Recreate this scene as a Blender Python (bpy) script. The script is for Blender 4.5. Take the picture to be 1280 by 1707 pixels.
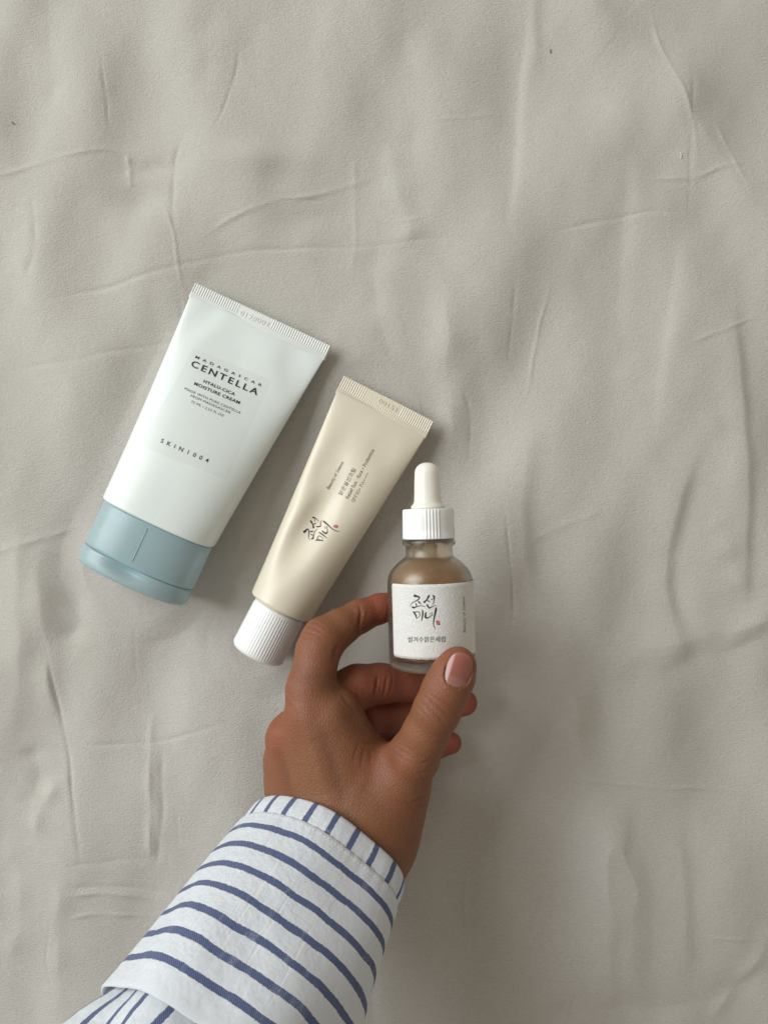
import bpy, bmesh, math, random
import numpy as np
from mathutils import Vector, Matrix
from mathutils.bvhtree import BVHTree

random.seed(7)
rng = np.random.default_rng(11)
R = math.radians
for o in list(bpy.data.objects):
    bpy.data.objects.remove(o)
SC = bpy.context.scene
COL = SC.collection

# ------------------------------------------------------------------ camera, world, lamps, exposure
CAM_H = 0.36                      # metres above the sheet
FRAME_W = 0.35                    # width of the sheet seen by the photograph
W_PX, H_PX = 1280.0, 1707.0
S_PX = FRAME_W / W_PX
cam_d = bpy.data.cameras.new('camera')
cam = bpy.data.objects.new('camera', cam_d)
COL.objects.link(cam)
cam.location = (0, 0, CAM_H)
cam_d.sensor_fit = 'HORIZONTAL'
cam_d.sensor_width = 36.0
cam_d.lens = 36.0 * CAM_H / FRAME_W
cam_d.clip_start = 0.01
cam_d.clip_end = 20
SC.camera = cam

world = bpy.data.worlds.new('World')
SC.world = world
world.use_nodes = True
bg = world.node_tree.nodes['Background']
bg.inputs[0].default_value = (1.0, 0.91, 0.79, 1)
bg.inputs[1].default_value = 0.345

def area(name, loc, target, sx, sy, watts, color):
    d = bpy.data.lights.new(name, 'AREA')
    d.shape = 'RECTANGLE'; d.size = sx; d.size_y = sy
    d.energy = watts; d.color = color
    o = bpy.data.objects.new(name, d)
    COL.objects.link(o)
    o.location = loc
    o.rotation_euler = (Vector(target) - Vector(loc)).to_track_quat('-Z', 'Y').to_euler()
    return o

area('window_light', (-1.38, 0.70, 1.08), (0, 0, 0), 1.3, 1.4, 44, (0.92, 0.97, 1.0))

SC.view_settings.view_transform = 'Standard'
SC.view_settings.look = 'None'
SC.view_settings.exposure = 0.0
SC.view_settings.gamma = 1.0
SC.view_settings.use_curve_mapping = False
SC.cycles.use_denoising = True
SC.cycles.max_bounces = 12
SC.cycles.transmission_bounces = 10
SC.cycles.caustics_refractive = True

# ------------------------------------------------------------------ helpers
def P(px, py, z):
    """point of the place whose image in the photograph is (px, py), z metres above the sheet"""
    k = S_PX * (CAM_H - z) / CAM_H
    return Vector(((px - W_PX / 2) * k, -(py - H_PX / 2) * k, z))

def pix(x, y, z):
    k = CAM_H / (CAM_H - z) / S_PX
    return x * k + W_PX / 2, -y * k + H_PX / 2

def mesh_obj(name, verts, faces, mat=None, parent=None, smooth=True, loc=None):
    me = bpy.data.meshes.new(name)
    me.from_pydata([tuple(v) for v in verts], [], [tuple(f) for f in faces])
    me.update()
    if smooth:
        me.polygons.foreach_set('use_smooth', np.ones(len(me.polygons), dtype=bool))
    o = bpy.data.objects.new(name, me)
    COL.objects.link(o)
    if mat: me.materials.append(mat)
    if parent: o.parent = parent
    if loc is not None: o.location = loc
    return o

def np_mesh(name, V, quads, mat=None, parent=None):
    me = bpy.data.meshes.new(name)
    nv, nf = len(V), len(quads)
    me.vertices.add(nv); me.vertices.foreach_set('co', np.asarray(V, dtype=np.float32).ravel())
    me.loops.add(nf * 4); me.loops.foreach_set('vertex_index', np.asarray(quads, dtype=np.int32).ravel())
    me.polygons.add(nf)
    me.polygons.foreach_set('loop_start', np.arange(0, nf * 4, 4, dtype=np.int32))
    me.polygons.foreach_set('loop_total', np.full(nf, 4, dtype=np.int32))
    me.polygons.foreach_set('use_smooth', np.ones(nf, dtype=bool))
    me.update(calc_edges=True); me.validate()
    o = bpy.data.objects.new(name, me)
    COL.objects.link(o)
    if mat: me.materials.append(mat)
    if parent: o.parent = parent
    return o

def thing(name, label, cat, loc):
    o = bpy.data.objects.new(name, None)
    COL.objects.link(o)
    o.location = loc
    o.empty_display_size = 0.01
    o['label'] = label; o['category'] = cat
    return o

def adopt(child, parent):
    """parent a mesh whose vertices are in world space"""
    child.parent = parent
    m = Matrix.Identity(4)
    q = parent
    off = Vector((0, 0, 0))
    while q is not None:
        off += q.location if q.type == 'EMPTY' else Vector((0, 0, 0))
        q = q.parent
    child.data.transform(Matrix.Translation(-off))
    return child

# ------------------------------------------------------------------ materials
class NT:
    def __init__(self, name):
        self.m = bpy.data.materials.new(name)
        self.m.use_nodes = True
        self.t = self.m.node_tree
        self.b = self.t.nodes['Principled BSDF']
        self.out = self.t.nodes['Material Output']
    def n(self, kind, **kw):
        x = self.t.nodes.new(kind)
        for k, v in kw.items():
            if k.startswith('i_'):
                x.inputs[k[2:].replace('_', ' ')].default_value = v
            else:
                setattr(x, k, v)
        return x
    def l(self, a, b):
        self.t.links.new(a, b)
    def math(self, op, a, b=None, clamp=False):
        x = self.t.nodes.new('ShaderNodeMath'); x.operation = op; x.use_clamp = clamp
        for i, v in enumerate((a, b)):
            if v is None: continue
            if isinstance(v, (int, float)): x.inputs[i].default_value = v
            else: self.l(v, x.inputs[i])
        return x.outputs[0]
    def mix(self, fac, a, b, blend='MIX'):
        x = self.t.nodes.new('ShaderNodeMix'); x.data_type = 'RGBA'; x.blend_type = blend
        for i, v in ((0, fac), (6, a), (7, b)):
            if isinstance(v, (int, float)): x.inputs[i].default_value = v
            elif isinstance(v, tuple): x.inputs[i].default_value = (*v, 1) if len(v) == 3 else v
            else: self.l(v, x.inputs[i])
        return x.outputs[2]
    def noise(self, vec, scale, detail=3, rough=0.55):
        x = self.n('ShaderNodeTexNoise')
        x.inputs['Scale'].default_value = scale; x.inputs['Detail'].default_value = detail
        x.inputs['Roughness'].default_value = rough
        if vec is not None: self.l(vec, x.inputs['Vector'])
        return x.outputs['Fac']
    def obj(self):
        return self.n('ShaderNodeTexCoord').outputs['Object']
    def scaled(self, vec, s, rot=(0, 0, 0)):
        x = self.n('ShaderNodeMapping'); x.inputs['Scale'].default_value = s
        x.inputs['Rotation'].default_value = rot
        self.l(vec, x.inputs['Vector']); return x.outputs[0]
    def bump(self, h, dist, strength=1.0, prev=None):
        x = self.n('ShaderNodeBump'); x.inputs['Distance'].default_value = dist
        x.inputs['Strength'].default_value = strength
        self.l(h, x.inputs['Height'])
        if prev is not None: self.l(prev, x.inputs['Normal'])
        return x.outputs[0]
    def set(self, **kw):
        for k, v in kw.items():
            k = k.replace('_', ' ')
            if isinstance(v, tuple) and len(v) == 3 and k in ('Base Color', 'Sheen Tint', 'Emission Color', 'Specular Tint'): v = (*v, 1)
            self.b.inputs[k].default_value = v
        return self

def plastic(name, col, rough=0.4, sss=0.0, bump=0.00004, spec=0.5, scale=60):
    t = NT(name); t.set(Base_Color=col, Roughness=rough)
    t.b.inputs['Specular IOR Level'].default_value = spec
    co = t.obj()
    nz = t.noise(co, scale, 4)
    t.l(t.mix(nz, tuple(c * 0.965 for c in col), tuple(min(1, c * 1.03) for c in col)), t.b.inputs['Base Color'])
    t.l(t.bump(t.noise(co, 420, 2), bump), t.b.inputs['Normal'])
    rr = t.n('ShaderNodeMapRange'); t.l(t.noise(co, 90, 3), rr.inputs[0])
    rr.inputs[3].default_value = rough - 0.06; rr.inputs[4].default_value = rough + 0.06
    t.l(rr.outputs[0], t.b.inputs['Roughness'])
    if sss:
        t.set(Subsurface_Weight=sss, Subsurface_Scale=0.004)
        t.b.inputs['Subsurface Radius'].default_value = (1, 0.9, 0.75)
    return t.m

def ink(name, col, rough=0.5):
    t = NT(name); t.set(Base_Color=col, Roughness=rough)
    return t.m

M = {}
M['tube_mint'] = plastic('mint_white_plastic', (0.72, 0.77, 0.73), 0.36, 0.15)
M['crimp_mint'] = plastic('crimp_white_plastic', (0.70, 0.72, 0.68), 0.4)
M['tube_cream'] = plastic('cream_plastic', (0.69, 0.625, 0.495), 0.38, 0.12)
M['cap_white'] = plastic('white_cap_plastic', (0.80, 0.80, 0.78), 0.35, 0.15)
M['collar_white'] = plastic('collar_white_plastic', (0.82, 0.82, 0.79), 0.30, 0.15)
M['rubber'] = plastic('ivory_rubber', (0.80, 0.77, 0.68), 0.32, 0.25)
M['black'] = ink('black_ink', (0.012, 0.012, 0.014))
M['grey_ink'] = ink('grey_ink', (0.05, 0.05, 0.05))
M['gold_ink'] = ink('gold_ink', (0.25, 0.20, 0.10))
M['red'] = ink('red_ink', (0.42, 0.02, 0.045))
M['seal_mark'] = ink('seal_mark_ink', (0.62, 0.30, 0.30))

def cap_blue():
    t = NT('translucent_blue_plastic')
    t.set(Base_Color=(0.43, 0.575, 0.595), Roughness=0.34, Transmission_Weight=0.32, IOR=1.45,
          Subsurface_Weight=0.5, Subsurface_Scale=0.012)
    t.l(t.bump(t.noise(t.obj(), 300, 2), 0.00004), t.b.inputs['Normal'])
    return t.m
M['cap_blue'] = cap_blue()

def sheet_mat():
    t = NT('brushed_cotton')
    co = t.obj()
    n1 = t.noise(t.scaled(co, (1, 2.6, 1), (0, 0, R(-24))), 620, 3, 0.6)
    n2 = t.noise(t.scaled(co, (1, 1.8, 1), (0, 0, R(20))), 1700, 3, 0.65)
    n3 = t.noise(co, 9, 3)
    n4 = t.noise(t.scaled(co, (1, 1.5, 1)), 150, 3)
    h = t.math('ADD', t.math('MULTIPLY', n1, 0.6), t.math('MULTIPLY', n2, 0.75))
    h = t.math('ADD', h, t.math('MULTIPLY', n4, 0.22))
    t.l(t.bump(h, 0.00078, 1.0), t.b.inputs['Normal'])
    c = t.mix(n3, (0.620, 0.583, 0.520), (0.655, 0.624, 0.570))
    c = t.mix(t.math('MULTIPLY', n1, 0.5), c, (0.555, 0.522, 0.465))
    c = t.mix(t.math('MULTIPLY', n2, 0.42), c, (0.43, 0.408, 0.36))
    t.l(c, t.b.inputs['Base Color'])
    t.set(Roughness=0.9, Sheen_Weight=0.25, Sheen_Roughness=0.5)
    t.b.inputs['Specular IOR Level'].default_value = 0.15
    return t.m
M['sheet'] = sheet_mat()

# ------------------------------------------------------------------ the bed sheet
def poly_dist(X, Y, pts):
    """unsigned distance, signed side and 0..1 position along a polyline, all in photograph pixels"""
    pts = np.asarray(pts, float)
    seg = np.diff(pts, axis=0); L = np.hypot(seg[:, 0], seg[:, 1]); cum = np.concatenate([[0], np.cumsum(L)])
    best = np.full(X.shape, 1e9); side = np.zeros(X.shape); tt = np.zeros(X.shape)
    for i in range(len(seg)):
        dx, dy = X - pts[i, 0], Y - pts[i, 1]
        t = np.clip((dx * seg[i, 0] + dy * seg[i, 1]) / (L[i] ** 2 + 1e-9), 0, 1)
        ex, ey = dx - t * seg[i, 0], dy - t * seg[i, 1]
        d = np.hypot(ex, ey); m = d < best
        best[m] = d[m]
        side[m] = np.sign(seg[i, 0] * dy - seg[i, 1] * dx)[m]
        tt[m] = ((cum[i] + t * L[i]) / cum[-1])[m]
    return best, side, tt

def spline(pts, n=8):
    pts = [np.array(p, float) for p in pts]
    if len(pts) < 3: return pts
    out = []
    P_ = [2 * pts[0] - pts[1]] + pts + [2 * pts[-1] - pts[-2]]
    for i in range(1, len(P_) - 2):
        a, b, c, d = P_[i - 1], P_[i], P_[i + 1], P_[i + 2]
        for k in range(n):
            t = k / n
            out.append(0.5 * ((2 * b) + (c - a) * t + (2 * a - 5 * b + 4 * c - d) * t * t + (3 * b - a - 3 * c + d) * t ** 3))
    out.append(pts[-1])
    return out

# (points, half width px, height mm, kind)   kind r = ridge or groove, s = step (left side of travel lower)
CREASES = [
    ([(-40, 305), (0, 292), (50, 278), (120, 258), (170, 247), (205, 247), (245, 240)], 5, 0.55, 'r'),
    ([(165, 80), (175, 150), (181, 225)], 3.2, -0.40, 'r'),
    ([(402, 65), (386, 140), (353, 225)], 4, -0.45, 'r'),
    ([(304, 215), (291, 260), (287, 330), (291, 395)], 6, -0.65, 'r'),
    ([(325, 405), (380, 367), (450, 336), (510, 326), (560, 312), (640, 288)], 6, 0.65, 'r'),
    ([(440, 337), (500, 331), (560, 332)], 4, -0.35, 'r'),
    ([(20, 505), (150, 482), (210, 468), (330, 435), (400, 418), (520, 412), (640, 404), (720, 396), (795, 399)], 6, -0.60, 'r'),
    ([(52, 320), (60, 400), (36, 475)], 10, -0.7, 'r'),
    ([(0, 612), (110, 602), (200, 582), (310, 562)], 6, -0.40, 'r'),
    ([(1080, 0), (1108, 100), (1140, 165), (1157, 220), (1165, 280)], 5, 0.55, 'r'),
    ([(1150, 80), (1152, 220), (1150, 380)], 5, -0.30, 'r'),
    ([(880, -60), (960, 0), (1060, 60), (1150, 180), (1220, 290), (1300, 400)], 46, 4.2, 'r'),
    ([(900, 80), (1020, 180), (1110, 300), (1200, 400)], 45, -1.5, 'r'),
    ([(1190, 190), (1225, 270), (1260, 330)], 6, 0.5, 'r'),
    ([(1072, 296), (1160, 291), (1200, 277), (1250, 268)], 4.5, 0.55, 'r'),
    ([(905, 388), (1000, 368), (1090, 350), (1150, 352)], 4.5, -0.50, 'r'),
    ([(700, 198), (780, 192), (850, 182)], 4, 0.25, 'r'),
    ([(690, 228), (740, 240), (795, 264)], 4, -0.30, 'r'),
    ([(672, -20), (690, 200), (702, 390)], 24, -0.8, 'r'),
    ([(650, 230), (668, 330), (690, 420)], 16, 0.9, 'r'),
    ([(728, 400), (742, 520), (752, 680), (742, 800)], 22, 1.6, 'r'),
    ([(782, 420), (800, 560), (806, 720), (800, 860)], 26, -0.7, 'r'),
    ([(1140, 576), (1200, 551), (1275, 520)], 4.5, 0.5, 'r'),
    ([(857, 455), (856, 530), (848, 610)], 4, -0.30, 'r'),
    ([(1010, 615), (1130, 668), (1230, 730)], 16, 0.8, 'r'),
    ([(834, 820), (846, 900), (857, 1000), (847, 1082)], 3.6, -0.45, 'r'),
    ([(1330, 1020), (1180, 1060), (1090, 1085), (1040, 1110), (1015, 1150)], 24, 1.9, 'r'),
    ([(1330, 1050), (1180, 1092), (1110, 1118), (1060, 1165)], 18, -0.8, 'r'),
    ([(1008, 1060), (1012, 1200), (1030, 1300), (1076, 1430), (1090, 1600), (1098, 1760)], 20, -0.55, 'r'),
    ([(935, 1060), (955, 1180), (985, 1320), (1022, 1430), (1052, 1560), (1072, 1760)], 30, 2.2, 'r'),
    ([(900, 1304), (1050, 1310), (1180, 1318), (1300, 1330)], 5, 0.5, 'r'),
    ([(1300, 1620), (1200, 1668), (1090, 1682), (950, 1700), (850, 1730)], 26, -2.0, 'r'),
    ([(1180, 1720), (1250, 1620), (1300, 1540)], 14, 1.2, 'r'),
    ([(-30, 930), (60, 900), (125, 878)], 8, 0.7, 'r'),
    ([(70, 1060), (90, 1150), (108, 1230), (118, 1300), (128, 1380), (137, 1450)], 5, -0.95, 'r'),
    ([(62, 900), (70, 1000), (82, 1150), (96, 1260)], 18, 1.6, 'r'),
    ([(150, 930), (130, 1000), (110, 1090)], 16, -1.0, 'r'),
    ([(118, 1240), (200, 1241), (250, 1240), (300, 1231), (390, 1200)], 5, -0.55, 'r'),
    ([(120, 1295), (80, 1330), (55, 1410)], 12, 1.2, 'r'),
    ([(40, 1240), (60, 1290), (40, 1350)], 14, -0.9, 'r'),
    ([(248, 1180), (250, 1300), (246, 1450)], 9, 0.9, 'r'),
    ([(268, 1240), (270, 1350), (256, 1460)], 8, -0.7, 'r'),
    ([(103, 1493), (170, 1493), (230, 1500), (285, 1518)], 6, 0.75, 'r'),
    ([(105, 1480), (170, 1481), (230, 1486), (285, 1500)], 7, -0.6, 'r'),
    ([(100, 1541), (150, 1529), (260, 1535)], 5, 0.6, 'r'),
    ([(105, 1443), (200, 1437), (270, 1432)], 8, -0.5, 'r'),
    ([(20, 860), (32, 1000), (28, 1230)], 14, 0.8, 'r'),
    ([(12, 1390), (30, 1500), (20, 1620)], 16, 0.9, 'r'),
    ([(95, 1450), (98, 1560), (92, 1707)], 14, 0.8, 'r'),
    ([(85, -20), (80, 60), (90, 180)], 16, -0.6, 'r'),
    ([(360, -20), (345, 90), (340, 180)], 18, -0.6, 'r'),
    ([(205, 245), (212, 275), (216, 310)], 6, 0.7, 'r'),
    ([(590, 240), (592, 380), (585, 470)], 7, 0.35, 'r'),
    ([(625, 390), (628, 500), (650, 620)], 16, -0.8, 'r'),
    ([(770, 640), (785, 700), (782, 780)], 6, -0.4, 'r'),
    ([(880, 905), (930, 880), (1010, 850)], 8, 0.35, 'r'),
    ([(1180, 860), (1215, 920), (1250, 1000)], 22, 0.9, 'r'),
]
# soft dips and swells: x, y, radius x, radius y, mm
SWELLS = [(235, 330, 40, 30, -1.3), (250, 275, 36, 16, -0.8), (430, 262, 70, 26, 1.0), (505, 362, 45, 25, -0.8),
          (1200, 350, 60, 60, -1.0), (1150, 130, 40, 60, 0.8), (640, 560, 120, 60, 0.6), (1100, 860, 160, 110, 0.9),
          (300, 80, 160, 80, 0.7), (860, 120, 120, 110, -0.8), (180, 1140, 60, 120, 0.9), (300, 1130, 80, 80, -0.8),
          (850, 1480, 120, 180, -1.6), (1180, 1450, 100, 120, 1.2), (60, 700, 80, 120, 0.8), (140, 760, 50, 90, 0.6)]

def build_sheet():
    step = 2.1
    core_x = np.arange(-50, 1331, step); core_y = np.arange(-50, 1758, step)
    def ext(a0, sgn):
        out, d, x = [], step * 1.3, a0
        while abs(x - a0) < 1500:
            x += sgn * d; out.append(x); d *= 1.12
        return np.array(out)
    gx = np.concatenate([ext(core_x[0], -1)[::-1], core_x, ext(core_x[-1], 1)])
    gy = np.concatenate([ext(core_y[0], -1)[::-1], core_y, ext(core_y[-1], 1)])
    nx, ny = len(gx), len(gy)
    X, Y = np.meshgrid(gx, gy)
    Z = np.zeros_like(X)
    # wandering of the crease lines
    wx = 2.2 * np.sin(Y / 31 + X / 57) + 1.2 * np.sin(Y / 13.0 - X / 23)
    wy = 2.2 * np.sin(X / 37 + Y / 71 + 1) + 1.2 * np.sin(X / 14.0 + Y / 29)
    for pts, w, amp, kind in CREASES:
        pl = spline(pts)
        a = np.array(pl); x0, y0 = a.min(0) - 4 * w - 8; x1, y1 = a.max(0) + 4 * w + 8
        ix = np.where((gx > x0) & (gx < x1))[0]; iy = np.where((gy > y0) & (gy < y1))[0]
        if not len(ix) or not len(iy): continue
        sl = np.s_[iy[0]:iy[-1] + 1, ix[0]:ix[-1] + 1]
        amp = amp * (0.85 if w < 12 else 1.15); w = w * (0.70 if w < 12 else 1.2)
        d, side, t = poly_dist(X[sl] + wx[sl] * (0.45 if w < 12 else 1.6), Y[sl] + wy[sl] * (0.45 if w < 12 else 1.6), pl[::2] + [pl[-1]])
        fade = np.clip(np.minimum(t, 1 - t) / 0.22, 0, 1); fade = fade * fade * (3 - 2 * fade)
        var = 0.8 + 0.3 * np.sin(t * 17 + w)
        # sharp crest with softer flanks; narrow creases have a companion hollow beside them
        kk = 0.3 if w < 12 else 0.6
        prof = kk * np.exp(-(d / w) ** 2) + (1 - kk) * np.exp(-np.abs(d) / (1.1 * w))
        if w < 12:
            prof = prof - 0.15 * np.exp(-((side * d - 2.0 * w) / (1.6 * w)) ** 2)
        Z[sl] += amp * fade * var * prof
    # pressed-in long folds running down the cloth, and fine ironing creases
    fr = np.random.default_rng(5)
    for q in range(46):
        big = q < 20
        x0_, y0_ = fr.uniform(-40, 1320), fr.uniform(-150, 1650)
        if big and 250 < x0_ < 820 and 380 < y0_ < 1300: continue
        ln = fr.uniform(260, 620) if big else fr.uniform(70, 240)
        th = fr.normal(math.pi / 2, 0.16) if (big or fr.random() < 0.45) else fr.normal(0.0, 0.25)
        dx_, dy_ = math.cos(th) * ln, math.sin(th) * ln
        bend = fr.normal(0, 0.06) * ln
        pl = spline([(x0_, y0_), (x0_ + dx_ / 2 - bend * math.sin(th), y0_ + dy_ / 2 + bend * math.cos(th)), (x0_ + dx_, y0_ + dy_)])
        w = fr.uniform(20, 42) if big else fr.uniform(2.0, 3.4)
        amp = (fr.uniform(1.0, 2.4) if big else fr.uniform(0.18, 0.40)) * (1 if fr.random() < 0.6 else -0.6)
        a = np.array(pl); xa, ya = a.min(0) - 4 * w; xb, yb = a.max(0) + 4 * w
        ix = np.where((gx > xa) & (gx < xb))[0]; iy = np.where((gy > ya) & (gy < yb))[0]
        if not len(ix) or not len(iy): continue
        sl = np.s_[iy[0]:iy[-1] + 1, ix[0]:ix[-1] + 1]
        d, side, t = poly_dist(X[sl] + wx[sl] * 0.6, Y[sl] + wy[sl] * 0.6, pl[::2] + [pl[-1]])
        fade = np.clip(np.minimum(t, 1 - t) / 0.3, 0, 1); fade = fade * fade * (3 - 2 * fade)
        sk_ = 1.0 + 0.45 * side * (1 if big else 0)
        Z[sl] += amp * fade * np.exp(-(d / (w * sk_)) ** 2)
    for x, y, rx, ry, a in SWELLS:
        Z += 2.1 * a * np.exp(-((X - x) / rx) ** 2 - ((Y - y) / ry) ** 2)
    # broad uneven bedding: long folds running down the picture, finer cross folds
    for lam, amp, n in ((420, 2.1, 6), (190, 1.35, 9), (95, 0.16, 12), (48, 0.035, 14)):
        for _ in range(n):
            th = rng.normal(0, 0.45) if rng.random() < 0.6 else rng.uniform(0, math.pi)
            k = 2 * math.pi / (lam * rng.uniform(0.75, 1.3)); ph = rng.uniform(0, 6.28)
            warp = 0.6 * np.sin(Y / (lam * 1.1) + ph * 2) + 0.5 * np.sin(X / (lam * 1.3) - ph)
            Z += amp / math.sqrt(n) * np.sin(k * (X * math.cos(th) + Y * math.sin(th)) + ph + warp)
    # things resting on the cloth press it flat
    def flatten(poly, r):
        d, _, _ = poly_dist(X, Y, poly)
        return np.clip((d - r) / 40, 0, 1)
    m = np.minimum(flatten([(430, 540), (230, 940)], 95), flatten([(640, 670), (430, 1080)], 48))
    Z = Z * (0.25 + 0.75 * m) - 1.2
    Z = np.minimum(Z, 0.0 * m + 4.0 * m)
    V = np.stack([(X - W_PX / 2) * S_PX, -(Y - H_PX / 2) * S_PX, Z * 0.001], -1).reshape(-1, 3)
    idx = np.arange(nx * ny).reshape(ny, nx)
    q = np.stack([idx[:-1, :-1], idx[1:, :-1], idx[1:, 1:], idx[:-1, 1:]], -1).reshape(-1, 4)
    o = np_mesh('bed_sheet', V, q, M['sheet'])
    o['kind'] = 'structure'
    o['label'] = 'creased off-white brushed cotton bed sheet under everything'
    return o
sheet = build_sheet()

# ------------------------------------------------------------------ lettering printed on real surfaces
FONT_H = None
def text_mesh(body, bold=0.0, space=1.0, extrude=0.0):
    c = bpy.data.curves.new('lettering', 'FONT')
    c.body = body; c.size = 1.0; c.offset = bold; c.space_character = space; c.extrude = extrude
    c.resolution_u = 3
    o = bpy.data.objects.new('lettering', c); COL.objects.link(o)
    dg = bpy.context.evaluated_depsgraph_get(); dg.update()
    me = bpy.data.meshes.new_from_object(o.evaluated_get(dg))
    bpy.data.objects.remove(o)
    v = np.array([tuple(x.co) for x in me.vertices]); f = [tuple(p.vertices) for p in me.polygons]
    bpy.data.meshes.remove(me)
    return v, f

def bvh_of(objs):
    vs, fs = [], []
    for o in objs:
        off = Vector((0, 0, 0)); q = o.parent
        while q is not None:
            if q.type == 'EMPTY': off += q.location
            q = q.parent
        b = len(vs)
        vs += [v.co + off for v in o.data.vertices]
        fs += [tuple(i + b for i in p.vertices) for p in o.data.polygons]
    return BVHTree.FromPolygons(vs, fs)

CAM = Vector((0, 0, CAM_H))
def hit(bvh, px, py):
    d = (P(px, py, 0) - CAM).normalized()
    h = bvh.ray_cast(CAM, d)
    return h[0], h[1]

def print_on(name, bvh, v2, faces, mat, parent, off=0.00008):
    """v2: (n,3) array of photograph x, y and height (m) above the surface"""
    out = []
    for x, y, z in v2:
        p, n = hit(bvh, x, y)
        if p is None:
            p, n = P(x, y, 0.03), Vector((0, 0, 1))
        if n.z < 0: n = -n
        out.append(p + n * (off + z))
    o = mesh_obj(name, out, faces, mat, smooth=False)
    return adopt(o, parent)

def print_text(name, bvh, body, a, b, cap_px, mat, parent, bold=0.0, space=1.0, thick=0.0, off=0.00008, glyphs=None):
    v, f = glyphs(body) if glyphs else text_mesh(body, bold, space, 0.05 if thick else 0)
    hgt = 0.73
    a, b = np.array(a, float), np.array(b, float)
    x0, x1 = v[:, 0].min(), v[:, 0].max()
    ux = (b - a); L = np.hypot(*ux); ux /= L
    uy = np.array([ux[1], -ux[0]])
    xs = (v[:, 0] - x0) / (x1 - x0) * L
    ys = v[:, 1] / hgt * cap_px
    p = a + xs[:, None] * ux + ys[:, None] * uy
    z = (v[:, 2] > 0) * thick
    return print_on(name, bvh, np.column_stack([p, z]), f, mat, parent, off)

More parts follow.
